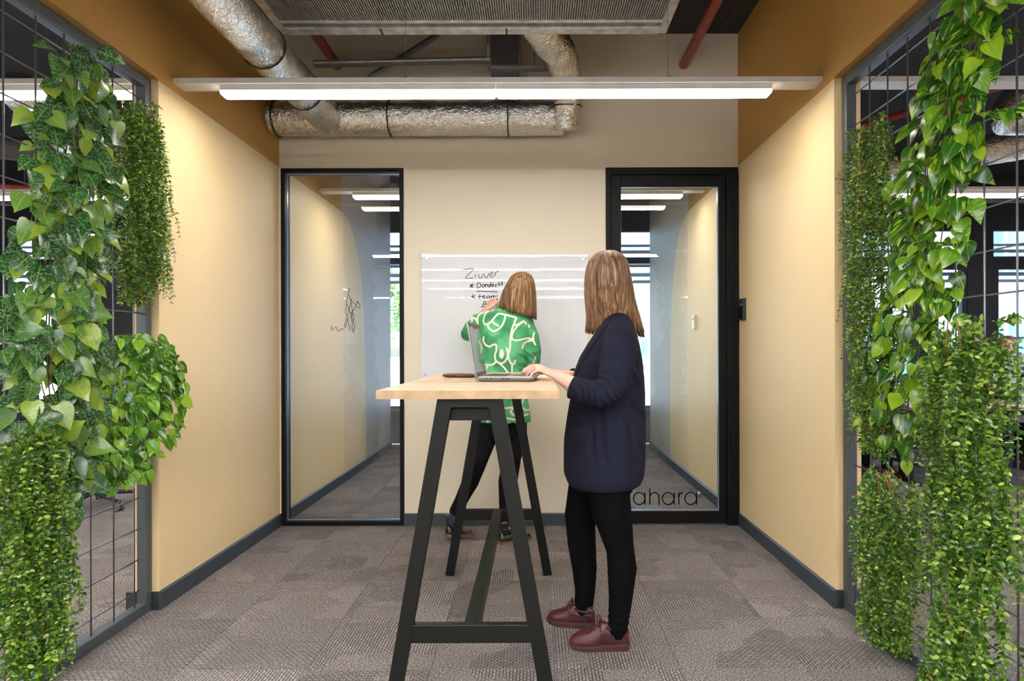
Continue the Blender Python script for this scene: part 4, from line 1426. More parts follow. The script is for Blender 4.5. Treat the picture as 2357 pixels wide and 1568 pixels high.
# ================================================================== OFFICE FURNITURE SEEN THROUGH THE SCREENS
def office_chair(x, y, rz, label):
    t = thing('office_chair', label, 'chair', (x, y, 0), 'black swivel chairs')
    t.rotation_euler = (0, 0, 0)
    R = Matrix.Rotation(rz, 3, 'Z')
    P = lambda a, b_, c: Vector((x, y, 0)) + R @ Vector((a, b_, c))
    s = MB()
    s.rings([[P(*q, z) for q in rrect(-0.24 + i, 0.24 - i, -0.24 + i, 0.24 - i, 0.08)] for z, i in ((0.45, 0.02), (0.46, 0.0), (0.50, 0.0), (0.52, 0.02))])
    s.build('seat', M['chair_black'], t, smooth=False)
    bk = MB()
    bk.rings([[P(q[0], 0.22 + yy + 0.10 * (q[1] - 0.5) ** 2 * 0, q[1]) for q in rrect(-0.22 + i, 0.22 - i, 0.60 + i, 1.08 - i, 0.08)] for yy, i in ((0.0, 0.015), (0.01, 0.0), (0.04, 0.0), (0.05, 0.015))])
    bk.build('backrest', M['chair_black'], t)
    MB().tube([P(0, 0.1, 0.44), P(0, 0.27, 0.46), P(0, 0.29, 0.62), P(0, 0.27, 0.8)], [0.022] * 4, 10).build('back_support', M['plastic'], t)
    MB().tube([P(0, 0, 0.10), P(0, 0, 0.45)], 0.028, 14).build('gas_column', M['plastic'], t, smooth=True)
    for sd in (-1, 1):
        MB().tube([P(sd * 0.2, 0.05, 0.45), P(sd * 0.29, 0.05, 0.47), P(sd * 0.29, 0.05, 0.66)], 0.014, 8).build('arm_post', M['plastic'], t)
        MB().box((-0.035, -0.12, 0.66), (0.035, 0.14, 0.685)).add([], []).build('armrest', M['plastic'], None).data.transform(Matrix.Translation(Vector((x, y, 0)) - Vector((x, y, 0))) @ (R.to_4x4() @ Matrix.Translation((sd * 0.29, 0, 0))))
        ar = bpy.data.objects[-1] if False else COL.objects[len(COL.objects) - 1]
        ar.parent = t
    for k in range(5):
        a = 2 * PI * k / 5 + 0.3
        d = Vector((math.cos(a), math.sin(a), 0))
        b0 = Vector((x, y, 0)) + R @ (d * 0.03) + Vector((0, 0, 0.115))
        b1_ = Vector((x, y, 0)) + R @ (d * 0.33) + Vector((0, 0, 0.075))
        lg = MB().tube([b0, b1_], [(0.022, 0.026), (0.014, 0.018)], 8).build('base_arm', M['plastic'], t)
        n_ = R @ Vector((-d.y, d.x, 0))
        c = Vector((b1_.x, b1_.y, 0.03))
        cs = MB().tube([c - n_ * 0.024, c - n_ * 0.006], 0.030, 14).tube([c + n_ * 0.006, c + n_ * 0.024], 0.030, 14)
        cs.tube([c - n_ * 0.02 + Vector((0, 0, 0.02)), c + Vector((0, 0, 0.045)), c + n_ * 0.02 + Vector((0, 0, 0.02))], 0.008, 6)
        cs.build('caster', M['grey_plastic'], lg)
    return t


def desk(x0, y0, x1, y1, label, zd_=0.74):
    t = thing('desk', label, 'desk', ((x0 + x1) / 2, (y0 + y1) / 2, 0), 'office desks')
    MB().box((x0, y0, zd_ - 0.028), (x1, y1, zd_)).build('desktop', M['desk'], t, bevel=0.002)
    for xx in (x0 + 0.12, x1 - 0.2):
        MB().box((xx, (y0 + y1) / 2 - 0.05, 0.03), (xx + 0.09, (y0 + y1) / 2 + 0.05, zd_ - 0.05)).build('leg', M['black'], t, bevel=0.003)
        MB().box((xx, y0 + 0.08, 0), (xx + 0.09, y1 - 0.08, 0.03)).build('foot', M['black'], t, bevel=0.003)
    MB().box((x0 + 0.12, (y0 + y1) / 2 - 0.03, zd_ - 0.09), (x1 - 0.12, (y0 + y1) / 2 + 0.03, zd_ - 0.03)).build('beam', M['black'], t)
    MB().box((x0 + 0.3, (y0 + y1) / 2 - 0.12, zd_ - 0.17), (x1 - 0.3, (y0 + y1) / 2 + 0.02, zd_ - 0.10)).build('cable_basket', M['galv_dark'], t)
    return t


def monitor(x, y, rz, label, zd_=0.74):
    t = thing('monitor', label, 'monitor', (x, y, zd_), 'desk monitors')
    R = Matrix.Rotation(rz, 4, 'Z')
    for nm, a, b_, m in (('screen_back', (-0.30, 0.0, 0.13), (0.30, 0.025, 0.49), 'monitor'), ('screen', (-0.29, -0.003, 0.14), (0.29, 0.0, 0.48), 'display'),
                         ('stand', (-0.03, 0.025, 0.01), (0.03, 0.05, 0.35), 'monitor'), ('foot', (-0.12, -0.05, 0.0), (0.12, 0.14, 0.01), 'monitor')):
        o = MB().box(a, b_).build(nm, M[m], None, bevel=0.004)
        o.data.transform(R)
        o.parent = t
    return t


office_chair(-3.62, 5.35, 0.5, 'black swivel chair behind the left mesh screen, its star base showing under the leaves')
office_chair(-5.9, 5.0, 2.5, 'black swivel chair at the desk by the left edge of the picture')
office_chair(5.30, 7.40, PI, 'black swivel chair under the colleague at the right edge, behind the monitor')
office_chair(2.96, 6.34, 0.35 + PI / 2 + PI, 'black swivel chair near the end of the right yellow wall')
office_chair(4.45, 5.15, 0.1, 'black swivel chair in front of the right-hand desk, behind the wide plant')
desk(-7.2, 5.75, -4.75, 6.55, 'oak desk on black legs by the left edge behind the plants')
desk(3.45, 5.95, 5.6, 6.75, 'oak desk on black legs in the right office behind the plants')
desk(2.55, 7.05, 4.3, 7.75, 'second oak desk nearer the windows in the right office')
monitor(4.72, 6.35, PI, 'pale silver monitor on right-hand desk, seen from behind')
monitor(-6.0, 6.2, 0.1, 'monitor on the left-hand desk')
monitor(3.4, 7.4, PI + 0.3, 'monitor on the desk by the windows')
bx = thing('storage_cabinet', 'dark blue-grey low cabinet against the facade of the right office', 'cabinet', (4.9, 8.45, 0))
MB().box((4.1, 8.3, 0.03), (5.7, 8.7, 0.62)).build('body', M['anthracite'], bx, bevel=0.004)
for k in range(2):
    dr = MB().box((4.12 + k * 0.8, 8.285, 0.05), (4.88 + k * 0.8, 8.3, 0.60)).build('door', M['radiator'], bx, bevel=0.002)
    MB().box((4.82 + k * -0.0 + (0.02 if k else 0), 8.27, 0.3), (4.84 + (0.02 if k else 0), 8.285, 0.42)).build('handle', M['steel'], dr)
for k in range(3):
    rd_ = thing('radiator', ('long dark radiator under the facade windows, left office', 'long dark radiator under the windows of the glazed room', 'long dark radiator under the facade windows, right office')[k], 'radiator', ((-5.5, -0.1, 7.2)[k], 8.8, 0.1))
    xx0 = (-6.8, -1.5, 6.0)[k]
    ww = (2.9, 2.9, 2.4)[k]
    MB().box((xx0, 8.78, 0.10), (xx0 + ww, 8.86, 0.40)).build('body', M['radiator'], rd_, bevel=0.004)
    fin = MB()
    for j in range(int(ww / 0.05)):
        fin.box((xx0 + j * 0.05 + 0.01, 8.77, 0.12), (xx0 + j * 0.05 + 0.03, 8.78, 0.38))
    tag(fin.build('fins', M['radiator'], rd_), kind='stuff')

# ================================================================== PEOPLE
def head_into(mb, c, fwd, up, sc=1.0):
    """skull, jaw, nose, ears and brow as shapes to be fused; returns a local->world function"""
    f, u = Vector(fwd).normalized(), Vector(up).normalized()
    f = (f - u * f.dot(u)).normalized()
    l = u.cross(f)
    T = lambda x, y, z: Vector(c) + (f * x + l * y + u * z) * sc
    lv = [(-0.118, 0.060, 0.020, 0.020), (-0.104, 0.052, 0.040, 0.036), (-0.078, 0.036, 0.060, 0.051), (-0.045, 0.018, 0.080, 0.063), (-0.010, 0.006, 0.092, 0.071),
          (0.030, 0.0, 0.098, 0.076), (0.066, -0.005, 0.090, 0.073), (0.092, -0.008, 0.068, 0.058), (0.110, -0.010, 0.036, 0.032)]
    mb.rings([[T(cx + rx * math.cos(a), ry * math.sin(a), z) for a in [2 * PI * j / 20 for j in range(20)]] for z, cx, rx, ry in lv])
    mb.tube([T(0.092, 0, 0.018), T(0.108, 0, -0.012), T(0.114, 0, -0.030)], [0.008, 0.010, 0.013], 10, round_caps=True)
    for s in (-1, 1):
        mb.ball(T(0.100, s * 0.011, -0.034), 0.009 * sc, 8, 6)
        mb.tube([T(0.088, s * 0.014, 0.032), T(0.082, s * 0.048, 0.030)], 0.009 * sc, 8, round_caps=True)
        mb.ball(T(0.066, s * 0.042, -0.030), 0.022 * sc, 10, 8)
        mb.tube([T(-0.004, s * 0.074, 0.022), T(-0.014, s * 0.084, 0.008), T(-0.008, s * 0.080, -0.018), T(0.0, s * 0.074, -0.032)], [0.008 * sc, 0.010 * sc, 0.009 * sc, 0.006 * sc], 8, round_caps=True)
    mb.ball(T(0.090, 0, -0.062), (0.014 * sc, 0.02 * sc, 0.012 * sc), 10, 8)
    return T


def face_parts(T, parent, sc):
    for s in (-1, 1):
        e = MB().ball(T(0.0825, s * 0.031, 0.010), 0.0115 * sc, 12, 8).build('eye', M['eye'], parent, smooth=True)
        MB().ball(T(0.0905, s * 0.031, 0.010), 0.0052 * sc, 10, 6).build('iris', M['iris'], e, smooth=True)
        MB().tube([T(0.100, s * 0.016, 0.036), T(0.097, s * 0.034, 0.041), T(0.088, s * 0.050, 0.037)], 0.0028 * sc, 6).build('eyebrow', M['hair_b'], parent, smooth=True)
    MB().tube([T(0.098, -0.022, -0.062), T(0.106, 0, -0.058), T(0.098, 0.022, -0.062)], [0.002 * sc, 0.0055 * sc, 0.002 * sc], 8, round_caps=True).tube(
        [T(0.096, -0.018, -0.066), T(0.103, 0, -0.068), T(0.096, 0.018, -0.066)], [0.002 * sc, 0.006 * sc, 0.002 * sc], 8, round_caps=True).build('lips', M['lips'], parent, smooth=True)


def hand_into(mb, wrist, f, n, thumb, curls, th=(0.35, 0.35), sc=1.0, palm=0.082, spread=0.05):
    """palm, four fingers and thumb; f to the knuckles, n out of the back of the hand, thumb = +1/-1 side along n x f"""
    wrist, f, n = Vector(wrist), Vector(f).normalized(), Vector(n).normalized()
    n = (n - f * n.dot(f)).normalized()
    s = n.cross(f) * thumb
    mb.tube([wrist - f * 0.01, wrist + f * 0.02 * sc, wrist + f * 0.05 * sc, wrist + f * (palm - 0.004) * sc],
            [(0.017 * sc, 0.025 * sc), (0.016 * sc, 0.030 * sc), (0.015 * sc, 0.037 * sc), (0.011 * sc, 0.038 * sc)], 14, up=n, round_caps=True)
    tips = []
    for i, (off, L, r, drop) in enumerate(((0.030, 0.068, 0.0082, 0.000), (0.010, 0.076, 0.0084, 0.003), (-0.011, 0.071, 0.0080, 0.002), (-0.030, 0.055, 0.0070, -0.003))):
        p = wrist + f * (palm - 0.012 + drop * 0.5) * sc + s * off * sc + n * 0.002
        d = (f + s * spread * (1.5 - i)).normalized()
        pts = [p, p + d * 0.014 * sc]
        ang = 0
        for q, cl in zip((0.44, 0.30, 0.26), curls[i] if isinstance(curls[0], (tuple, list)) else curls):
            ang += cl
            dd = d * math.cos(ang) - n * math.sin(ang)
            pts.append(pts[-1] + dd * L * q * sc)
        mb.tube(pts, [r * 1.05 * sc, r * 1.08 * sc, r * 1.0 * sc, r * 0.94 * sc, r * 0.78 * sc], 10, round_caps=True)
        tips.append((pts[-1], (pts[-1] - pts[-2]).normalized()))
    p = wrist + f * 0.018 * sc + s * 0.022 * sc - n * 0.004
    d = (f * math.cos(th[0] + 0.35) + s * math.sin(th[0] + 0.35) - n * 0.25).normalized()
    d2 = (f * math.cos(th[0] * 0.6) + s * math.sin(th[0] * 0.3) - n * th[1]).normalized()
    mb.tube([p, p + d * 0.032 * sc, p + d * 0.032 * sc + d2 * 0.028 * sc, p + d * 0.032 * sc + d2 * 0.050 * sc], [0.013 * sc, 0.0115 * sc, 0.0098 * sc, 0.0080 * sc], 10, round_caps=True)
    return tips


def sring(cx, cy, z, rx, ry, yaw=0.0, n=36, e=2.3, skew=(0, 0)):
    """superellipse ring; rx along local x"""
    out = []
    for j in range(n):
        a = 2 * PI * j / n
        ca, sa = math.cos(a), math.sin(a)
        x = rx * math.copysign(abs(ca) ** (2 / e), ca)
        y = ry * math.copysign(abs(sa) ** (2 / e), sa)
        X, Y = x * math.cos(yaw) - y * math.sin(yaw), x * math.sin(yaw) + y * math.cos(yaw)
        out.append(Vector((cx + X, cy + Y, z + skew[0] * X + skew[1] * Y)))
    return out


def hair(parent, rings, m, seed=0, locks=300, voxel=0.006, bang=None, wmul=1.0, mix=0.0):
    """rings: (z, cx, cy, rx, ry, skewx); a solid core covered by flattened tapering locks that follow it from crown to tip"""
    r = random.Random(seed)

    def S(t, th, k=1.0):
        u = t * (len(rings) - 1)
        i = min(int(u), len(rings) - 2)
        w = u - i
        a = [rings[i][q] * (1 - w) + rings[i + 1][q] * w for q in range(6)]
        x, y = a[3] * math.cos(th) * k, a[4] * math.sin(th) * k
        return Vector((a[1] + x, a[2] + y, a[0] + a[5] * x))
    mb = MB()
    nn = 40
    mb.rings([[S(t / 24 * 0.94, 2 * PI * j / 40, 0.93 - 0.10 * max(0, t - 19) / 5) for j in range(40)] for t in range(25)])
    hp = mb.build('hair', m, parent, smooth=True)
    lk = MB()
    for q in range(locks):
        th = 2 * PI * (q + r.random()) / locks
        t1 = 1.0 - r.random() ** 1.3 * 0.12
        flick = r.gauss(0, 0.05)
        off = r.uniform(0.965, 1.012)
        dth = r.gauss(0, 0.04)
        w0 = r.uniform(0.0035, 0.0075) * wmul
        K = 14
        pts, rr = [], []
        for k in range(K):
            t = 0.02 + (min(t1, 1.0) - 0.02) * k / (K - 1)
            ph = r.random() * 0.2
            p = S(t, th + dth * t * t + 0.02 * math.sin(6 * t + q), off + 0.012 * math.sin(9 * t + q * 1.7) + flick * max(0, t - 0.75) * 3)
            pts.append(p)
            e = min(1, k / 3 + 0.35) * (1 if k < K - 3 else (K - k) / 3.2)
            rr.append((w0 * 0.30 * e, w0 * e))
        c = Vector((rings[len(rings) // 2][1], rings[len(rings) // 2][2], 0))
        o = pts[K // 2] - c
        lk.tube(pts, rr, 6, up=(o.x, o.y, 0.0))
    lk.build('locks', m, hp, smooth=True)
    return hp


def shoe(parent, heel, direction, L=0.25, lift=0.0, kind='sneaker', side=1):
    heel = Vector(heel)
    d = Vector((direction[0], direction[1], 0)).normalized()
    s = Vector((-d.y, d.x, 0))
    toe_t = 0.72

    def T(t, y, z):
        # raise the heel about the ball of the foot
        if lift and t < toe_t:
            z = z + lift * (toe_t - t) / toe_t
        return heel + d * t * L + s * y + Vector((0, 0, z))
    k = L / 0.25
    W_ = [(0.0, 0.022), (0.04, 0.030), (0.15, 0.034), (0.35, 0.035), (0.55, 0.041), (0.72, 0.045), (0.86, 0.040), (0.95, 0.028), (1.0, 0.012)]
    if kind == 'sneaker':
        H = [(0.0, 0.085), (0.04, 0.108), (0.12, 0.112), (0.25, 0.104), (0.38, 0.112), (0.46, 0.118), (0.60, 0.088), (0.72, 0.074), (0.86, 0.066), (0.95, 0.053), (1.0, 0.036)]
        soleh = 0.036
    else:
        H = [(0.0, 0.060), (0.04, 0.085), (0.15, 0.10), (0.35, 0.10), (0.47, 0.082), (0.60, 0.062), (0.72, 0.052), (0.86, 0.048), (0.95, 0.040), (1.0, 0.024)]
        soleh = 0.018

    SH = (lambda t: soleh * (1 - 0.42 * t)) if kind == 'sneaker' else (lambda t: soleh)

    def ip(tab, t):
        for (a, b_), (c, e) in zip(tab, tab[1:]):
            if t <= c:
                return b_ + (e - b_) * (t - a) / (c - a)
        return tab[-1][1]
    ts = [0.0, 0.015, 0.04, 0.1, 0.18, 0.27, 0.36, 0.45, 0.52, 0.6, 0.68, 0.76, 0.84, 0.9, 0.95, 0.98, 1.0]
    up = MB()
    rg = []
    for t in ts:
        w, h = ip(W_, t) * k * 0.96, ip(H, t) * k
        zc = SH(t) * 0.7
        ring = []
        for j in range(20):
            a = 2 * PI * j / 20
            ca, sa = math.cos(a), math.sin(a)
            y = w * math.copysign(abs(ca) ** 0.8, ca)
            if sa > 0:
                # narrower towards the top
                z = zc + (h - zc) * sa ** 0.8
                y *= 1 - 0.32 * sa
            else:
                z = zc + 0.008 * sa
            ring.append(T(t, y, z))
        rg.append(ring)
    up.rings(rg)
    upper = up.build('shoe' if kind == 'sneaker' else 'boot', M['maroon' if kind == 'sneaker' else 'boot'], parent, smooth=True)
    sl = MB()
    n = 20
    out = [(t, ip(W_, t)) for t in ts] + [(t, -ip(W_, t)) for t in reversed(ts)]
    hb = 0.0 if kind == 'sneaker' else 0.0
    prof = [(0.003, -0.004), (0.0, 0.0), (soleh * 0.5, 0.003), (soleh, -0.001)]
    rr = []
    for z, g in ((0.0, -0.006), (0.004, -0.001), (soleh * 0.6, 0.002), (soleh * 1.0, 0.0), (soleh * 1.02, -0.006)):
        rr.append([T(min(max(t + (0.008 if t > 0.9 else -0.008 if t < 0.05 else 0) * (1 if g >= 0 else 0), -0.02), 1.02), (w + math.copysign(g, w)) * k, z * SH(t) / soleh + (0.012 * max(0, (t - 0.75) / 0.25) ** 2 if z < 0.01 else 0.004 * max(0, (t - 0.75) / 0.25) ** 2)) for t, w in out])
    sl.rings(rr)
    sole = sl.build('sole', M['maroon_sole' if kind == 'sneaker' else 'boot_sole'], upper, smooth=False)
    if kind == 'sneaker':
        # overlays: heel counter, toe band, tongue, laces, gold lace tags
        for sd in (-1, 1):
            hc = MB()
            pts = []
            for t in (0.02, 0.10, 0.20, 0.30, 0.40, 0.48):
                w, h = ip(W_, t) * k, ip(H, t) * k
                pts.append((T(t, sd * w * 0.96, soleh), T(t, sd * w * 0.90, h * 0.62), T(t, sd * w * 0.985, soleh), T(t, sd * w * 0.93, h * 0.62)))
            r0 = [[p[0], p[1], p[1] + s * sd * 0.0035, p[0] + s * sd * 0.0035] for p in pts]
            hc.rings(r0)
            hc.build('side_panel', M['maroon_dark'], upper, smooth=False)
            ey = MB()
            for j in range(5):
                t = 0.47 + 0.05 * j
                ey.ball(T(t, sd * 0.017 * k, ip(H, t) * k * 0.955), 0.0035, 6, 4)
            ey.build('eyelets', M['maroon_dark'], upper)
        la = MB()
        for j in range(5):
            t = 0.47 + 0.052 * j
            h = ip(H, t) * k
            la.tube([T(t, -0.020 * k, h * 0.93), T(t, 0, h * 1.03), T(t + 0.012, 0.020 * k, h * 0.93)], 0.0028, 6)
        t, h = 0.46, ip(H, 0.46) * k
        for sd in (-1, 1):
            la.tube(smooth_path([T(t, 0, h), T(t + 0.03, sd * 0.02, h + 0.012), T(t + 0.07, sd * 0.034, h - 0.008), T(t + 0.04, sd * 0.028, h - 0.018), T(t, 0, h)], 4), 0.0026, 6)
            la.tube(smooth_path([T(t, 0, h), T(t + 0.02, sd * 0.03, h - 0.006), T(t + 0.03, sd * 0.040, h - 0.036)], 4), 0.0024, 6)
        la.build('laces', M['lace'], upper, smooth=True)
        MB().tube([T(0.489, -0.0405, h - 0.036), T(0.493, -0.0425, h - 0.056)], 0.0028, 6).build('lace_tag', M['gold'], upper)
        em = MB()
        for q in (-1, 1):
            em.tube([T(0.33, -0.0335 * k, 0.067 * k), T(0.36, -0.0345 * k, (0.067 + q * 0.006) * k), T(0.39, -0.0335 * k, 0.067 * k)], 0.0012, 5)
        em.build('emblem', M['gold'], upper)
        MB().tube([T(0.12, -0.037 * k, 0.013), T(0.30, -0.037 * k, 0.013)], 0.0045, 8).build('air_window', M['maroon_dark'], sole)
        MB().tube([T(0.40, -0.012, 0.094 * k), T(0.44, 0, 0.108 * k), T(0.40, 0.012, 0.094 * k)], 0.006, 8, round_caps=True).build('tongue', M['maroon'], upper, smooth=True)
        co = MB()
        co.tube([T(0.04, 0, 0.082 * k)] + [T(0.22 + 0.19 * math.cos(a), 0.030 * k * math.sin(a), (0.088 + 0.004 * math.cos(a)) * k) for a in [PI + 2 * PI * i / 16 for i in range(1, 17)]], 0.006, 8)
        co.build('collar', M['maroon_dark'], upper, smooth=True)
    else:
        MB().tube([T(0.20, 0, 0.06), T(0.19, 0, 0.10), T(0.18, 0, 0.135), T(0.17, 0, 0.150)], [(0.040, 0.034), (0.040, 0.036), (0.041, 0.037), (0.040, 0.036)], 18, up=tuple(d)).build('shaft', M['boot'], upper, smooth=True)
        st = MB()
        st.tube([T(0.19 + 0.17 * math.cos(a), 0.0385 * math.sin(a), 0.105 + 0.006 * math.sin(a)) for a in [2 * PI * i / 20 for i in range(21)]], [(0.0035, 0.007)] * 21, 8)
        st.build('ankle_strap', M['boot'], upper, smooth=True)
        bk = T(0.22, -0.041, 0.105)
        MB().box((bk.x - 0.008, bk.y - 0.004, bk.z - 0.009), (bk.x + 0.008, bk.y + 0.002, bk.z + 0.009)).build('buckle', M['steel'], upper, bevel=0.002)
        hb_ = MB()
        hb_.rings([[T(t, w * k * g, z - 0.0) for t, w in ((0.0, 0.02), (0.04, 0.029), (0.15, 0.033), (0.28, 0.033), (0.28, -0.033), (0.15, -0.033), (0.04, -0.029), (0.0, -0.02))] for z, g in ((-0.0, 0.93), (0.004, 0.98))])
        hb_.build('heel_tip', M['boot_sole'], sole)
    return upper


def cloth_fn(bands=(), amp=0.0015, f=14, seed=0.0):
    """fine folds; bands: (centre, radius, direction, wavelength, height) of stronger creases"""
    def fn(co, nm, me):
        out = co.copy()
        for i in range(len(co)):
            p = Vector(co[i])
            a = mnoise.noise(Vector((p.x * f + seed, p.y * f, p.z * f * 0.6))) * amp * 1.4
            for c, r, d, wl, h in bands:
                q = p - Vector(c)
                g = q.length / r
                if g < 1:
                    ph = q.dot(Vector(d)) / wl + mnoise.noise(p * 9) * 1.2
                    a += h * math.sin(2 * PI * ph) * (1 - g * g) ** 2
            out[i] = co[i] + nm[i] * a
        return out
    return fn


# ------------------------------------------------------------------ woman in the navy blazer
w2 = thing('person', 'woman with long brown hair in a navy blazer and maroon sneakers, typing on the laptop', 'person', (0.36, 2.9, 0))
Fd = Vector((-0.985, 0.17, 0))
b = MB()
hc = W(1402, 636, 2.90) + Vector((0, 0, 0.0))
Th = head_into(b, hc, (-0.62, 0.78, 0.02), (-0.02, 0.0, 1), 0.94)
neck0 = W(1412, 745, 2.90)
b.tube([neck0 + Vector((0, 0, -0.03)), hc + Vector((0.012, 0, -0.07))], [0.056, 0.052], 16, round_caps=True)
# trunk
tr_ = []
for py, l, r_, dep in ((728, 1400, 1442, 0.07), (745, 1390, 1450, 0.13), (775, 1378, 1460, 0.165), (830, 1355, 1466, 0.155), (900, 1350, 1466, 0.135), (960, 1340, 1470, 0.145), (1020, 1330, 1468, 0.155), (1070, 1335, 1455, 0.15)):
    a, c = W(l, py, 2.9), W(r_, py, 2.9)
    tr_.append(sring((a.x + c.x) / 2, 2.9, a.z, (c.x - a.x) / 2, dep, math.radians(-10)))
b.rings(tr_)
nl = [W(1400, 1060, 2.82), W(1398, 1120, 2.82), W(1409, 1187, 2.81), W(1426, 1264, 2.80), W(1431, 1310, 2.80), W(1427, 1375, 2.80), W(1422, 1425, 2.80), W(1422, 1468, 2.80)]
fl = [W(1358, 1060, 2.98), W(1352, 1120, 3.00), W(1334, 1187, 3.02), W(1338, 1250, 3.02), W(1344, 1310, 3.03), W(1345, 1360, 3.03), W(1341, 1400, 3.03), W(1342, 1432, 3.03)]
rad = [0.078, 0.076, 0.066, 0.046, 0.047, 0.036, 0.031, 0.030]
b.tube(nl, rad, 16, round_caps=True)
b.tube(fl, [q * 0.95 for q in rad], 16, round_caps=True)
for p, dd in ((nl[-1], (-1, 0.05)), (fl[-1], (-0.88, 0.40))):
    dv = Vector((dd[0], dd[1], 0)).normalized()
    b.tube([Vector((p.x, p.y, 0.060)), Vector((p.x, p.y, 0.052)) + dv * 0.04, Vector((p.x, p.y, 0.042)) + dv * 0.08], [0.020, 0.018, 0.012], 10, round_caps=True)
# arms
wl = W(1281, 865, 2.735)
b.tube([W(1424, 775, 2.73), W(1420, 850, 2.68), W(1400, 903, 2.64)], [0.045, 0.040, 0.036], 14, round_caps=True)
b.tube([W(1400, 903, 2.64), W(1360, 900, 2.65), W(1318, 887, 2.68), W(1298, 874, 2.71), wl], [(0.034, 0.034), (0.037, 0.036), (0.035, 0.034), (0.028, 0.028), (0.020, 0.026)], 14, round_caps=True, up=(0, 0, 1))
wr = W(1274, 859, 2.915)
b.tube([W(1436, 775, 3.06), W(1425, 850, 3.10), W(1400, 900, 3.09)], [0.05, 0.046, 0.042], 14, round_caps=True)
b.tube([W(1400, 900, 3.09), W(1350, 878, 3.03), W(1312, 868, 2.97), wr], [(0.040, 0.040), (0.037, 0.036), (0.030, 0.030), (0.019, 0.025)], 14, round_caps=True, up=(0, 0, 1))
r_ = math.radians
tl = hand_into(b, wl, (-0.90, -0.06, 0.40), (0.36, -0.28, 0.90), -1, [(r_(26), r_(28), r_(18)), (r_(27), r_(30), r_(20)), (r_(31), r_(31), r_(20)), (r_(37), r_(32), r_(20))], (0.5, 0.55), 0.95, palm=0.080, spread=0.10)
trr = hand_into(b, wr, (-0.955, 0.0, 0.30), (0.30, 0.16, 0.94), 1, [(r_(22), r_(26), r_(18)), (r_(20), r_(26), r_(20)), (r_(22), r_(28), r_(20)), (r_(28), r_(30), r_(20))], (0.5, 0.5), 0.97, palm=0.080, spread=0.07)
remesh(b, 'body', M['skin'], w2, voxel=0.0034, smooth=2)
face_parts(Th, w2, 0.94)
nm_ = MB()
for tp, dr in tl + trr:
    upn = Vector((0, -0.2, 1))
    q = (upn - dr * upn.dot(dr)).normalized()
    nm_.ball(tp + q * 0.0048 - Vector((0.001, 0, 0)), (0.0052, 0.0042, 0.0022), 8, 5)
nm_.build('fingernails', mat('nails', (0.78, 0.50, 0.42), 0.25), w2, smooth=True)

# trousers
b = MB()
hip = []
for py, l, r_, dep in ((1000, 1345, 1472, 0.15), (1040, 1338, 1474, 0.165), (1090, 1332, 1468, 0.165), (1128, 1335, 1455, 0.15)):
    a, c = W(l, py, 2.9), W(r_, py, 2.9)
    hip.append(sring((a.x + c.x) / 2, 2.9, a.z, (c.x - a.x) / 2, dep, math.radians(-10)))
b.rings(hip)
b.tube(nl[:-1] + [W(1420, 1448, 2.79), W(1419, 1468, 2.79)], [0.094, 0.092, 0.083, 0.060, 0.063, 0.051, 0.045, 0.042, 0.032], 22)
b.tube(fl[:-1] + [W(1342, 1412, 3.02), W(1342, 1428, 3.02)], [0.090, 0.088, 0.072, 0.066, 0.057, 0.047, 0.043, 0.040, 0.030], 22)
rib = [(nl[2], 0.09, (0.2, 0, 1), 0.035, 0.0022), (nl[3], 0.09, (0.1, 0, 1), 0.028, 0.003), (fl[2], 0.09, (0, 0, 1), 0.03, 0.0025), (nl[6], 0.09, (0, 0, 1), 0.022, 0.0035), (fl[6], 0.09, (0, 0, 1), 0.022, 0.0035)]
remesh(b, 'trousers', M['trouser'], w2, voxel=0.006, smooth=3, fn=cloth_fn(rib, 0.001))

# blazer
prof = [(722, 1406, 1440, 0.075), (732, 1396, 1450, 0.13), (746, 1384, 1458, 0.165), (765, 1372, 1465, 0.19), (795, 1352, 1472, 0.195), (830, 1332, 1478, 0.19), (870, 1321, 1482, 0.18), (910, 1316, 1483, 0.17),
        (960, 1307, 1484, 0.178), (1010, 1300, 1484, 0.195), (1055, 1299, 1484, 0.205), (1090, 1299, 1481, 0.205), (1108, 1306, 1474, 0.198), (1117, 1320, 1460, 0.185)]
yawb = math.radians(-8)


def torso(py, phi, off=0.0):
    """surface point of the blazer; phi measured from the front (towards the board side +)"""
    for (p0, l0, r0, d0), (p1, l1, r1, d1) in zip(prof, prof[1:]):
        if py <= p1:
            w = (py - p0) / (p1 - p0)
            l, r, d = l0 + (l1 - l0) * w, r0 + (r1 - r0) * w, d0 + (d1 - d0) * w
            break
    a, c = W(l, py, 2.9), W(r, py, 2.9)
    cx, rx = (a.x + c.x) / 2, (c.x - a.x) / 2 + off
    d += off
    e = 2.3
    ang = PI - phi
    ca, sa = math.cos(ang), math.sin(ang)
    x, y = rx * math.copysign(abs(ca) ** (2 / e), ca), d * math.copysign(abs(sa) ** (2 / e), sa)
    return Vector((cx + x * math.cos(yawb) - y * math.sin(yawb), 2.9 + x * math.sin(yawb) + y * math.cos(yawb), a.z))


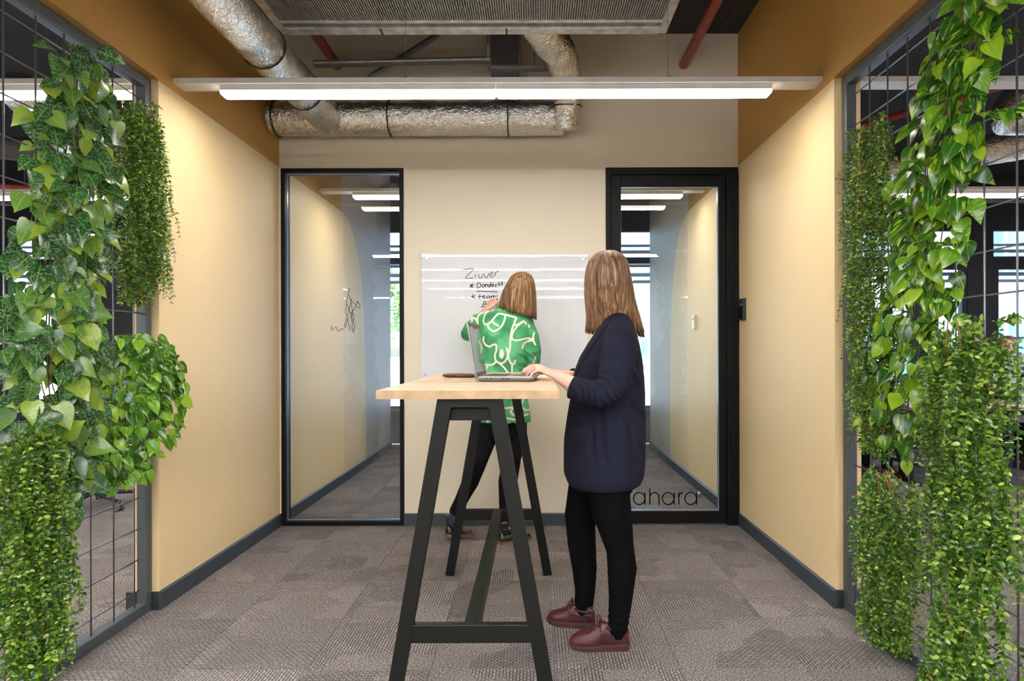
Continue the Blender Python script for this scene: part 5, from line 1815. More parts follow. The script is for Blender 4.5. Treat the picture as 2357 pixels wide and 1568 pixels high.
b = MB()
b.rings([[torso(p[0], 2 * PI * j / 40) for j in range(40)] for p in prof][::-1])
sl = [W(1428, 752, 2.745), W(1427, 775, 2.715), W(1425, 805, 2.69), W(1421, 840, 2.665), W(1414, 872, 2.645), W(1402, 900, 2.63), W(1378, 909, 2.63), W(1348, 903, 2.645), W(1319, 892, 2.665)]
sr = [0.050, 0.066, 0.074, 0.075, 0.070, 0.064, 0.057, 0.052, 0.047]
b.tube(sl, sr, 24, round_caps=False)
b.ball(sl[0], (0.052, 0.06, 0.042), 14, 10)
sl2 = [W(1436, 758, 3.06), W(1432, 800, 3.10), W(1425, 850, 3.12), W(1400, 896, 3.10), W(1350, 880, 3.03), W(1316, 869, 2.985)]
b.tube(sl2, [0.055, 0.068, 0.066, 0.060, 0.046, 0.041], 20)
# open the cuff: a shallow dish is left by the trim ring below
cre = [(sl[5], 0.12, (0.75, 0, 0.65), 0.026, 0.0065), (W(1350, 905, 2.60), 0.09, (0.95, 0, 0.3), 0.024, 0.006), (sl[3], 0.14, (0.4, 0, 0.9), 0.07, 0.003),
       (W(1465, 860, 2.75), 0.14, (0.6, 0, 0.8), 0.05, 0.005), (W(1400, 1000, 2.72), 0.22, (0.9, 0, 0.2), 0.09, 0.006), (W(1455, 980, 2.75), 0.22, (0.95, 0, 0.15), 0.06, 0.005)]
blz = remesh(b, 'blazer', M['navy'], w2, voxel=0.0055, smooth=5, fn=cloth_fn(cre, 0.002, 10))


def ringtube(c, ax, ru, rv, r, up, name, m, parent, n=32):
    c, ax = Vector(c), Vector(ax).normalized()
    u = Vector(up)
    u = (u - ax * u.dot(ax)).normalized()
    w = ax.cross(u)
    pts = [c + u * math.cos(a) * ru + w * math.sin(a) * rv for a in [2 * PI * i / n for i in range(n + 1)]]
    return MB().tube(pts, r, 8).build(name, m, parent, smooth=True)


ringtube(sl[-1] + (sl[-1] - sl[-2]).normalized() * 0.001, sl[-1] - sl[-2], 0.0455, 0.0455, 0.0042, (0, 0, 1), 'cuff_trim', M['lining'], blz)
ringtube(sl2[-1], sl2[-1] - sl2[-2], 0.0395, 0.0395, 0.0042, (0, 0, 1), 'cuff_trim', M['lining'], blz)
MB().tube([sl[-1] + (sl[-2] - sl[-1]).normalized() * 0.004, sl[-1] + (sl[-1] - sl[-2]).normalized() * 0.0012], 0.0445, 24).build('cuff_lining', M['lining'], blz)
MB().tube([sl2[-1] + (sl2[-2] - sl2[-1]).normalized() * 0.004, sl2[-1] + (sl2[-1] - sl2[-2]).normalized() * 0.0012], 0.0385, 24).build('cuff_lining', M['lining'], blz)
for sg in (-1, 1):
    lp = MB()
    rg = []
    for py, a0, a1 in ((738, 34, 80), (760, 26, 62), (790, 18, 50), (820, 12, 40), (850, 7, 30), (880, 3, 20), (905, 1, 8)):
        q = []
        for k in range(5):
            q.append(torso(py, math.radians(sg * -(a0 + (a1 - a0) * k / 4)), 0.004 + 0.003 * math.sin(PI * k / 4)))
        for k in range(4, -1, -1):
            q.append(torso(py, math.radians(sg * -(a0 + (a1 - a0) * k / 4)), -0.001))
        rg.append(q)
    lp.rings(rg).build('lapel', M['navy'], blz, smooth=True)
fe = MB()
fe.tube([torso(py, math.radians(-2), 0.0015) for py in range(905, 1106, 12)], [(0.004, 0.0025)] * 17, 8).build('front_edge', M['navy'], blz, smooth=True)
pk = MB()
rg = []
for ph in range(-58, -22, 6):
    q = [torso(py, math.radians(ph), o) for py, o in ((1003, 0.001), (1003, 0.005), (1020, 0.005), (1020, 0.001))]
    rg.append(q)
pk.rings(rg).build('pocket_flap', M['navy'], blz)

# hair
hr = []
for py, cx, hw, dep, yc_, sk in ((577, 1402, 5, 0.012, 2.89, 0), (581, 1402, 21, 0.045, 2.89, 0), (588, 1401, 33, 0.072, 2.89, 0), (602, 1400, 43, 0.092, 2.89, 0), (625, 1399, 50, 0.104, 2.89, 0), (655, 1400, 54, 0.106, 2.89, 0),
                                (685, 1403, 56, 0.098, 2.90, 0), (712, 1408, 58, 0.088, 2.90, 0), (735, 1412, 61, 0.080, 2.91, 0), (757, 1414, 64, 0.074, 2.91, -0.05), (774, 1416, 66, 0.068, 2.91, -0.08)):
    c = W(cx, py, yc_)
    hr.append((c.z, c.x, yc_, hw * yc_ / FOC, dep, sk))
hair(w2, hr, M['hair_b'], 5, 900)

# shoes
hl = W(1446, 1495, 2.78)
shoe(w2, (hl.x, 2.795, 0.0), (-1, 0.03), 0.252)
h2 = W(1366, 1450, 2.98)
shoe(w2, (h2.x, 2.99, 0.0), (-0.93, 0.36), 0.225)

# ------------------------------------------------------------------ woman in the green printed shirt
w1 = thing('person', 'woman with a light brown bob in a green printed shirt, writing on the whiteboard', 'person', (-0.3, 4.33, 0))
b = MB()
hc = W(1197, 672, 4.29)
Th = head_into(b, hc, (0.12, 1, 0.0), (0.10, -0.05, 1), 0.97)
b.tube([W(1172, 722, 4.31), hc + Vector((-0.01, -0.01, -0.07))], [0.058, 0.052], 16, round_caps=True)
tr_ = []
for py, l, r_, dep in ((716, 1145, 1195, 0.05), (728, 1125, 1205, 0.075), (750, 1112, 1212, 0.095), (800, 1112, 1205, 0.10), (860, 1116, 1198, 0.10), (920, 1112, 1202, 0.11), (960, 1110, 1208, 0.12)):
    a, c = W(l, py, 4.3), W(r_, py, 4.3)
    tr_.append(sring((a.x + c.x) / 2, 4.3, a.z, (c.x - a.x) / 2, dep))
b.rings(tr_)
ll = [W(1130, 945, 4.30), W(1121, 1000, 4.27), W(1103, 1060, 4.22), W(1082, 1108, 4.27), W(1064, 1145, 4.31), W(1046, 1180, 4.35), W(1040, 1205, 4.37)]
rl_ = [W(1184, 945, 4.30), W(1186, 1000, 4.28), W(1178, 1052, 4.26), W(1168, 1110, 4.29), W(1163, 1160, 4.31), W(1163, 1205, 4.32), W(1163, 1228, 4.32)]
b.tube(ll, [0.07, 0.060, 0.042, 0.044, 0.034, 0.030, 0.030], 16, round_caps=True)
b.tube(rl_, [0.07, 0.062, 0.048, 0.048, 0.034, 0.030, 0.030], 16, round_caps=True)
# left arm up to the board, right arm bent in front of the body
we = W(1076, 768, 4.37)
wwr = W(1121, 712, 4.60)
b.tube([W(1124, 736, 4.3), W(1098, 747, 4.33), we], [0.042, 0.036, 0.030], 14, round_caps=True)
b.tube([we, W(1090, 750, 4.46), W(1108, 727, 4.55), wwr], [0.030, 0.030, 0.029, 0.024], 14, round_caps=True)
th1 = hand_into(b, wwr, (0.62, 0.30, 0.75), (-0.45, -0.80, 0.35), 1, [(0.75, 0.85, 0.5), (0.9, 0.95, 0.5), (1.0, 1.0, 0.5), (1.05, 1.0, 0.5)], (0.2, 0.7), 0.95, palm=0.08)
ee = W(1229, 832, 4.30)
b.tube([W(1211, 745, 4.3), W(1222, 790, 4.29), ee], [0.042, 0.036, 0.030], 14, round_caps=True)
wq = W(1200, 842, 4.50)
b.tube([ee, W(1215, 842, 4.41), wq], [0.030, 0.030, 0.024], 14, round_caps=True)
hand_into(b, wq, (-0.6, 0.65, 0.2), (0.1, 0.3, 0.95), -1, [(0.4, 0.5, 0.3)] * 4, (0.35, 0.35), 0.95)
remesh(b, 'body', M['skin'], w1, voxel=0.0036, smooth=2)
face_parts(Th, w1, 0.97)

# shirt with its traced print
PR = []
Z4 = lambda pts: [(1040 + x / 7.127, 640 + y / 7.127) for x, y in pts]
for st in ([(655, 485), (675, 520), (600, 525), (550, 560), (522, 640), (518, 710), (540, 755), (590, 755), (650, 715), (700, 650), (770, 585), (870, 600), (1000, 635), (1060, 655)],
           [(880, 620), (865, 700), (820, 790), (750, 850), (680, 870), (620, 830), (590, 770)], [(660, 705), (700, 745), (770, 785)],
           [(1060, 655), (1020, 760), (985, 860), (965, 980), (960, 1100), (945, 1200), (930, 1260), (945, 1350), (990, 1415), (1030, 1395), (1045, 1350)],
           [(1180, 710), (1100, 770), (1030, 850), (990, 940), (995, 1000), (1050, 1025), (1150, 1010), (1240, 990), (1330, 1005)], [(1010, 775), (1090, 760), (1180, 710), (1220, 750)],
           [(1350, 900), (1335, 960), (1345, 1040), (1370, 1090)], [(1330, 1020), (1240, 1040), (1180, 1090), (1160, 1150)],
           [(525, 970), (520, 1040), (560, 1100), (620, 1125), (670, 1100), (720, 1090), (735, 1120), (730, 1200), (710, 1270), (725, 1350), (790, 1395), (860, 1380), (910, 1310), (920, 1230), (905, 1150)],
           [(490, 1370), (560, 1420), (640, 1425), (700, 1400), (730, 1370), (800, 1410), (870, 1480), (920, 1560), (940, 1700), (860, 1800)], [(590, 1430), (560, 1500), (560, 1568), (600, 1700)],
           [(415, 740), (405, 660), (430, 590), (490, 550), (540, 520), (500, 490)], [(320, 700), (310, 660), (350, 640), (390, 690)], [(990, 1420), (990, 1568), (1010, 1700)],
           [(1265, 770), (1270, 800)], [(1370, 1300), (1340, 1400), (1250, 1440)], [(430, 850), (460, 920)], [(300, 720), (260, 800), (250, 900)]):
    PR.append(Z4(st))
PR += [[(1150, 925), (1162, 938), (1180, 937), (1176, 948), (1190, 957), (1214, 955)], [(1204, 920), (1200, 935), (1210, 945), (1222, 944)], [(1120, 930), (1130, 950), (1122, 970)], [(1160, 960), (1180, 964), (1196, 968)],
       [(1100, 880), (1115, 900), (1140, 905), (1160, 890)]]


def seg_d(px, py, st):
    d = np.full(len(px), 1e9)
    sp = [(v.x, v.y) for v in smooth_path([Vector((a, b_, 0)) for a, b_ in st], 4)] if len(st) > 2 else st
    for (x0, y0), (x1, y1) in zip(sp, sp[1:]):
        dx, dy = x1 - x0, y1 - y0
        L = dx * dx + dy * dy + 1e-9
        t = np.clip(((px - x0) * dx + (py - y0) * dy) / L, 0, 1)
        d = np.minimum(d, np.hypot(px - x0 - t * dx, py - y0 - t * dy))
    return d


def shirt_fn(co, nm, me):
    base_fn = cloth_fn([(W(1205, 835, 4.24), 0.12, (0.6, 0, 0.8), 0.03, 0.005), (W(1180, 900, 4.2), 0.12, (0.8, 0, 0.5), 0.05, 0.004), (W(1135, 770, 4.18), 0.14, (0.7, 0, -0.7), 0.06, 0.003),
                        (W(1088, 745, 4.3), 0.08, (0.8, 0, -0.5), 0.025, 0.003), (W(1160, 960, 4.2), 0.2, (1, 0, 0), 0.05, 0.004)], 0.003, 9)
    out = base_fn(co, nm, me)
    # print laid on the cloth: a flat development of back and front (front mirrored), in fixed cloth coordinates
    px = VPX + co[:, 0] * FOC / 4.2
    py = VPY + (CAMZ - co[:, 2]) * FOC / 4.2
    front = nm[:, 1] > 0.1
    px = np.where(front, 2 * 1165 - px + 7, px)
    d = np.full(len(px), 1e9)
    for st in PR:
        d = np.minimum(d, seg_d(px, py, st))
    v = np.clip(0.5 + (2.1 - d) * 0.45, 0, 1)
    ex, ey = (px - (1040 + 820 / 7.127)) / 5.4, (py - (640 + 1245 / 7.127)) / 11.0
    v = np.maximum(v, np.clip(0.5 + (1 - np.hypot(ex, ey)) * 3, 0, 1))
    at = me.attributes.new('print', 'FLOAT', 'POINT')
    at.data.foreach_set('value', v.astype('f'))
    return out


b = MB()
rg = []
for py, l, r2, dep in ((708, 1150, 1196, 0.062), (714, 1130, 1206, 0.085), (724, 1114, 1217, 0.105), (742, 1103, 1224, 0.12), (775, 1100, 1224, 0.125), (820, 1102, 1214, 0.128), (870, 1104, 1209, 0.13), (915, 1102, 1213, 0.135), (950, 1099, 1219, 0.14), (970, 1098, 1222, 0.14)):
    a, c = W(l, py, 4.3), W(r2, py, 4.3)
    rg.append(sring((a.x + c.x) / 2, 4.3, a.z, (c.x - a.x) / 2, dep, 0, 40, 2.4, skew=(0.0, 0)))
b.rings(rg)
b.tube([W(1122, 733, 4.3), W(1102, 741, 4.31), W(1086, 756, 4.33), W(1077, 769, 4.38), W(1090, 750, 4.46), W(1101, 736, 4.51)], [0.052, 0.056, 0.053, 0.048, 0.046, 0.043], 20)
b.ball(W(1124, 734, 4.3), 0.055, 14, 10)
b.tube([W(1210, 744, 4.3), W(1221, 775, 4.285), W(1226, 808, 4.28), W(1226, 832, 4.31), W(1212, 842, 4.41), W(1205, 843, 4.46)], [0.050, 0.056, 0.056, 0.054, 0.048, 0.044], 20)
b.ball(W(1210, 746, 4.3), 0.056, 14, 10)
sh = remesh(b, 'shirt', M['shirt'], w1, voxel=0.0036, smooth=6, fn=shirt_fn)
# collar band
cb = MB()
rgc = []
for k in range(25):
    a = 2 * PI * k / 24
    c = W(1172, 717, 4.30) + Vector((0.074 * math.cos(a), 0.066 * math.sin(a), -0.028 * math.cos(a) - 0.010 * math.sin(a)))
    o = Vector((math.cos(a), math.sin(a), 0))
    rgc.append([c + o * 0.002 + Vector((0, 0, 0.022)), c + o * 0.008 + Vector((0, 0, 0.020)), c + o * 0.016 + Vector((0, 0, -0.016)), c + o * 0.004 + Vector((0, 0, -0.020))])
cb.rings(rgc, caps=False)
o = cb.build('collar', M['shirt'], sh, smooth=True)
ringtube(W(1101, 736, 4.51), W(1101, 736, 4.51) - W(1090, 750, 4.46), 0.043, 0.043, 0.004, (0, 0, 1), 'cuff', M['shirt'], sh)

# marker pen in her hand is a thing of its own
pn = thing('marker_pen', 'black marker pen held against the whiteboard, mostly hidden by her head', 'pen', tuple(W(1146, 694, 4.70)))
e0, e1 = W(1146, 688, 4.731), W(1128, 700, 4.62)
MB().tube([e0.lerp(e1, 0.08), e1], 0.008, 12).build('barrel', M['plastic'], pn, smooth=True)
MB().tube([e0, e0.lerp(e1, 0.08)], [0.002, 0.005], 10).build('nib', M['lining'], pn)

# bob
hr = []
for py, cx, hw, dep, sk in ((626, 1200, 4, 0.012, 0), (629, 1200, 15, 0.045, 0.05), (636, 1200, 24, 0.075, 0.05), (650, 1199, 31, 0.098, 0.03), (668, 1196, 37, 0.108, 0.0), (686, 1194, 40, 0.106, -0.08),
                            (702, 1192, 42, 0.102, -0.16), (714, 1191, 43, 0.098, -0.24), (725, 1190, 44, 0.094, -0.28)):
    c = W(cx, py, 4.28)
    hr.append((c.z, c.x, 4.28, hw * 4.28 / FOC, dep, sk))
hair(w1, hr, M['hair_a'], 9, 800, wmul=0.9)

# trousers, socks, boots
b = MB()
rg = []
for py, l, r2, dep in ((930, 1112, 1206, 0.115), (965, 1108, 1211, 0.125), (995, 1104, 1212, 0.12), (1010, 1108, 1208, 0.10)):
    a, c = W(l, py, 4.3), W(r2, py, 4.3)
    rg.append(sring((a.x + c.x) / 2, 4.3, a.z, (c.x - a.x) / 2, dep))
b.rings(rg)
b.tube(ll[:-1], [0.082, 0.074, 0.053, 0.056, 0.045, 0.042], 20)
b.tube(rl_[:-1], [0.084, 0.076, 0.061, 0.062, 0.045, 0.038], 20)
kn = [(ll[2], 0.09, (0.3, 0, 1), 0.025, 0.0035), (rl_[2], 0.1, (0, 0, 1), 0.03, 0.003), (ll[5], 0.08, (0.3, 0, 1), 0.02, 0.004), (rl_[5], 0.08, (0, 0, 1), 0.02, 0.004)]
remesh(b, 'trousers', M['trouser2'], w1, voxel=0.006, smooth=3, fn=cloth_fn(kn, 0.001))
MB().tube([ll[5] + Vector((0.005, 0, 0.02)), ll[5] + Vector((-0.006, 0.005, -0.05)), Vector((ll[6].x, ll[6].y, 0.12))], [0.037, 0.036, 0.035], 16).build('sock', M['sock'], w1, smooth=True)
MB().tube([rl_[5] + Vector((0, 0, 0.02)), rl_[6], Vector((rl_[6].x, rl_[6].y, 0.06))], [0.034, 0.034, 0.034], 16).build('sock', M['sock'], w1, smooth=True)
shoe(w1, (ll[6].x - 0.032, ll[6].y - 0.03, 0.0), (0.62, 0.80), 0.235, lift=0.035, kind='boot')
shoe(w1, (rl_[6].x - 0.040, rl_[6].y - 0.03, 0.0), (0.84, 0.54), 0.245, kind='boot')


# ------------------------------------------------------------------ two colleagues at the desks, mostly hidden
def seated(x, y, yaw, label, shirt, hairm, seed, zs=0.50):
    t = thing('person', label, 'person', (x, y, 0))
    f = Vector((math.cos(yaw), math.sin(yaw), 0))
    l = Vector((-f.y, f.x, 0))
    P = lambda a, b_, z: Vector((x, y, 0)) + f * a + l * b_ + Vector((0, 0, z))
    g = MB()
    hcc = P(0.05, 0, zs + 0.72)
    T = head_into(g, hcc, f + Vector((0, 0, -0.15)), (0, 0, 1), 1.0)
    g.tube([P(0, 0, zs + 0.50), P(0.03, 0, zs + 0.66)], [0.06, 0.055], 14, round_caps=True)
    g.tube([P(0, 0, zs + 0.08), P(-0.02, 0, zs + 0.30), P(0, 0, zs + 0.50)], [(0.10, 0.14), (0.09, 0.13), (0.07, 0.14)], 18, up=tuple(f), round_caps=True)
    c = MB()
    c.tube([P(0, 0, zs + 0.04), P(-0.02, 0, zs + 0.25), P(-0.01, 0, zs + 0.45), P(0, 0, zs + 0.56)], [(0.13, 0.18), (0.12, 0.17), (0.115, 0.20), (0.07, 0.11)], 22, up=tuple(f), round_caps=True)
    tr2 = MB()
    for s in (-1, 1):
        arm = [P(0, s * 0.19, zs + 0.48), P(0.08, s * 0.24, zs + 0.24), P(0.32, s * 0.18, zs + 0.27)]
        g.tube(arm[1:] + [P(0.42, s * 0.14, zs + 0.275)], [0.036, 0.030, 0.025], 12, round_caps=True)
        hand_into(g, P(0.43, s * 0.13, zs + 0.275), f, (0, 0, 1), s, [(0.3, 0.3, 0.2)] * 4)
        c.tube([arm[0], arm[1], arm[1].lerp(arm[2], 0.35)], [0.058, 0.052, 0.048], 14, round_caps=True)
        leg = [P(0.02, s * 0.10, zs + 0.06), P(0.42, s * 0.13, zs + 0.06), P(0.40, s * 0.13, 0.14)]
        g.tube(leg[:2], [0.06, 0.05], 12, round_caps=True)
        g.tube(leg[1:] , [0.045, 0.032], 12, round_caps=True)
        tr2.tube([leg[0], leg[1]], [0.085, 0.070], 16, round_caps=True)
        tr2.tube([leg[1], leg[2] + Vector((0, 0, -0.02))], [0.068, 0.050], 16, round_caps=True)
        sp = P(0.33, s * 0.13, 0)
        shoe(t, sp, (f.x, f.y), 0.26)
    remesh(g, 'body', M['skin'], t, voxel=0.006, smooth=2)
    face_parts(T, t, 1.0)
    remesh(c, 'jumper', shirt, t, voxel=0.009, smooth=4, fn=cloth_fn([], 0.003, 12))
    remesh(tr2, 'trousers', M['trouser2'], t, voxel=0.009, smooth=3, fn=cloth_fn([], 0.002, 12))
    hz = hcc.z
    rings_ = [(hz + dz, hcc.x - f.x * bk, hcc.y - f.y * bk, rr, rr * 0.95, 0) for dz, bk, rr in ((0.124, 0.012, 0.01), (0.118, 0.014, 0.045), (0.095, 0.018, 0.078), (0.06, 0.026, 0.094), (0.02, 0.040, 0.092), (-0.02, 0.050, 0.082), (-0.05, 0.056, 0.068))]
    hair(t, rings_, hairm, seed, 160)
    return t


RUST = mat('rust_knit', (0.30, 0.10, 0.05), 0.9, noise=(60, 0.2))
BLUEK = mat('dark_blue_knit', (0.02, 0.03, 0.06), 0.9, noise=(60, 0.2))
hair_c = hair_mat('auburn_hair', (0.16, 0.055, 0.03), (0.30, 0.11, 0.06), (0.48, 0.22, 0.14))
seated(3.02, 6.36, 0.35, 'colleague sitting at the desk just past the right yellow wall, mostly hidden by plants', BLUEK, M['hair_b'], 31)
seated(5.30, 7.35, -PI / 2, 'auburn-haired colleague sitting behind the silver monitor at the right edge', RUST, hair_c, 32, 0.58)

# ================================================================== PLANTS
def leaf_mesh(name, m, kind='heart', seed=0, curl=0.25, fold=0.25):
    """leaf of length 1 along -Y from its stalk at the origin, facing +Z"""
    r = random.Random(seed)
    if kind == 'heart':
        prof = [(-0.055, 0.12, 0.0), (-0.03, 0.22, 0), (0.04, 0.315, 0), (0.16, 0.375, 0), (0.32, 0.385, 0), (0.48, 0.34, 0), (0.64, 0.25, 0), (0.80, 0.13, 0), (0.91, 0.05, 0), (1.0, 0.0, 0)]
    else:
        prof = [(0.0, 0.03, 0), (0.22, 0.25, 0), (0.52, 0.31, 0), (0.82, 0.19, 0), (1.0, 0.0, 0)]
    vs, uv = [], []
    wav = r.uniform(-0.05, 0.05)
    for i, (y, w, _) in enumerate(prof):
        ym = y if (i or kind != 'heart') else 0.02
        drop = -curl * y * y
        vs += [(-w, -y, drop + fold * w + wav * math.sin(5 * y)), (0, -ym, drop), (w, -y, drop + fold * w - wav * math.sin(5 * y + 1))]
        uv += [(0.5 - w, y), (0.5, ym), (0.5 + w, y)]
    n = len(prof)
    fs = []
    for i in range(n - 1):
        a, b_ = 3 * i, 3 * i + 3
        if i == n - 2:
            fs += [(a, a + 1, b_ + 1), (a + 1, a + 2, b_ + 1)]
        else:
            fs += [(a, a + 1, b_ + 1, b_), (a + 1, a + 2, b_ + 2, b_ + 1)]
    if kind == 'heart':
        # petiole
        k = len(vs)
        vs += [(-0.012, 0.0, 0.0), (0.012, 0.0, 0.0), (0.0, 0.45, -0.16), (0, -0.02, 0.012)]
        uv += [(0.5, 0)] * 4
        fs += [(k, k + 2, k + 3), (k + 3, k + 2, k + 1)]
    me = bpy.data.meshes.new(name)
    me.from_pydata(vs, [], fs)
    l = me.uv_layers.new(name='UVMap')
    for p in me.polygons:
        for li, vi in zip(p.loop_indices, p.vertices):
            l.data[li].uv = uv[vi]
    me.materials.append(m)
    me.polygons.foreach_set('use_smooth', [True] * len(me.polygons))
    me.update()
    return me


def frame_rot(tip, nrm):
    """rotation that sends -Y to tip and +Z close to nrm"""
    y = -Vector(tip).normalized()
    z = Vector(nrm)
    z = (z - y * z.dot(y)).normalized()
    x = y.cross(z)
    return Matrix((x, y, z)).transposed()


def side_xy(side, px, off=0.0):
    """(X, Y) on the screen plane seen at column px"""
    X = (-1.885 if side < 0 else 1.512) - side * off
    return X, X * FOC / (px - VPX)


def plant_points(side, path, n, r, shell=0.5, bulge=0.10):
    """path: (px, py, half-width in px) down the middle; gives points spread over the hanging volume with an outward direction"""
    seg = []
    tot = 0
    for (a, b_) in zip(path, path[1:]):
        L = math.hypot(b_[0] - a[0], b_[1] - a[1]) * (a[2] + b_[2])
        tot += L
        seg.append((tot, a, b_))
    out = []
    for k in range(n):
        q = r.random() * tot
        for (T_, a, b_), prev in zip(seg, [0] + [s[0] for s in seg]):
            if q <= T_:
                w = (q - prev) / (T_ - prev)
                break
        cx, cy, hw = [a[i] + (b_[i] - a[i]) * w for i in range(3)]
        ang = r.random() * 2 * PI
        rad = r.random() ** shell
        u, v = math.cos(ang) * rad, abs(math.sin(ang)) * rad
        if r.random() < 0.22:
            v = -v * 0.5
        X, Y = side_xy(side, cx)
        sc = abs(Y) / FOC
        # px half-width -> metres along Y on the slanted plane
        dY = hw * Y * Y / (abs(X) * FOC)
        Yp = Y + u * dY
        z = CAMZ - (cy - VPY) * Y / FOC
        Xp = X - side * (0.015 + v * bulge)
        if Yp > 3.12:      # beside the wall: keep clear of it on the room side
            Xp = Xp * 3.12 / Yp
            Yp = 3.12 + 0.25 * (Yp - 3.12)
            Xp = Xp * Yp / 3.12
        out.append((Vector((Xp, Yp, z)), Vector((-side * (0.35 + max(v, 0)), u, 0.0)).normalized(), w, u, v))
    return out


def stems(parent, side, path, n, r, m, thick=0.0022, spread=0.5, bulge=0.05, name='stem'):
    mb = MB()
    for k in range(n):
        u = r.uniform(-spread, spread)
        v = r.uniform(0.1, 1)
        pts = []
        for (cx, cy, hw) in path:
            X, Y = side_xy(side, cx)
            dY = hw * Y * Y / (abs(X) * FOC)
            pts.append(Vector((X - side * (0.01 + v * bulge), Y + (u + r.uniform(-0.12, 0.12)) * dY, CAMZ - (cy - VPY) * Y / FOC)))
        mb.tube(smooth_path(pts, 4), thick, 5)
    return mb.build(name, m, parent, smooth=True)


def pothos(name, label, side, path, n, size, kind, seed, bulge=0.11, extra=()):
    r = random.Random(seed)
    X, Y = side_xy(side, path[0][0])
    t = thing(name, label, 'plant', (X, Y, CAMZ - (path[0][1] - VPY) * Y / FOC), 'plants trailing on mesh screens')
    meshes = [leaf_mesh('leaf', M[kind], 'heart', s, curl=0.12 + 0.12 * (s % 4), fold=0.12 + 0.14 * (s % 3)) for s in range(6)]
    pts = plant_points(side, path, n, r, 0.45, bulge)
    pts.sort(key=lambda q: side * q[0].x)
    big = t.location
    many = []
    for i, (p, o, w, u, v) in enumerate(pts):
        tip = Vector((o.x * 0.45, o.y * 0.55, -1.0 + r.uniform(-0.25, 0.75))) + Vector((r.gauss(0, 0.3), r.gauss(0, 0.3), r.gauss(0, 0.2)))
        nr = Vector((-side * 0.8, -0.75, 0.45)) + o * 0.6 + Vector((r.gauss(0, 0.4), r.gauss(0, 0.4), r.gauss(0, 0.35)))
        R = frame_rot(tip, nr)
        s = size * r.uniform(0.62, 1.18)
        if i < 300:
            ob = obj_from(meshes[i % 6], 'leaf', t, p - big, R.to_euler())
            ob.scale = (s, s, s)
        else:
            many.append((p, R, s, i % 6))
    if many:
        mb = MB()
        for p, R, s, k in many:
            me = meshes[k]
            mb.add([p + R @ (Vector(v_.co) * s) for v_ in me.vertices], [tuple(q.vertices) for q in me.polygons])
        ob = mb.build('leaves', M[kind + '_many'], t, smooth=True)
        l = ob.data.uv_layers.new(name='UVMap')
        uvs = []
        src = [[tuple(d.uv) for d in me.uv_layers[0].data] for me in meshes]
        for p, R, s, k in many:
            uvs += src[k]
        for q, c in zip(l.data, uvs):
            q.uv = c
        tag(ob, kind='stuff')
    stems(t, side, path, 7, r, M['stem'], 0.0024, 0.35, bulge * 0.7)
    for tr in extra:
        # a free trailing shoot: pixel points and depth offset
        q3 = []
        for (px, py, off) in tr:
            Xs, Ys = side_xy(side, px, off)
            q3.append(Vector((Xs, Ys, CAMZ - (py - VPY) * Ys / FOC)))
        q3 = smooth_path(q3, 6)
        MB().tube(q3, 0.002, 5).build('shoot', M['stem'], t, smooth=True)
        for i in range(0, len(q3), 2):
            d = (q3[min(i + 1, len(q3) - 1)] - q3[max(i - 1, 0)]).normalized()
            tip = d + Vector((r.gauss(0, 0.5), r.gauss(0, 0.5), -0.5))
            ob = obj_from(meshes[i % 6], 'leaf', t, q3[i] - big, frame_rot(tip, (-side * 0.8, -0.8, 0.4 + r.gauss(0, 0.3))).to_euler())
            s = size * r.uniform(0.5, 0.85)
            ob.scale = (s, s, s)
    return t


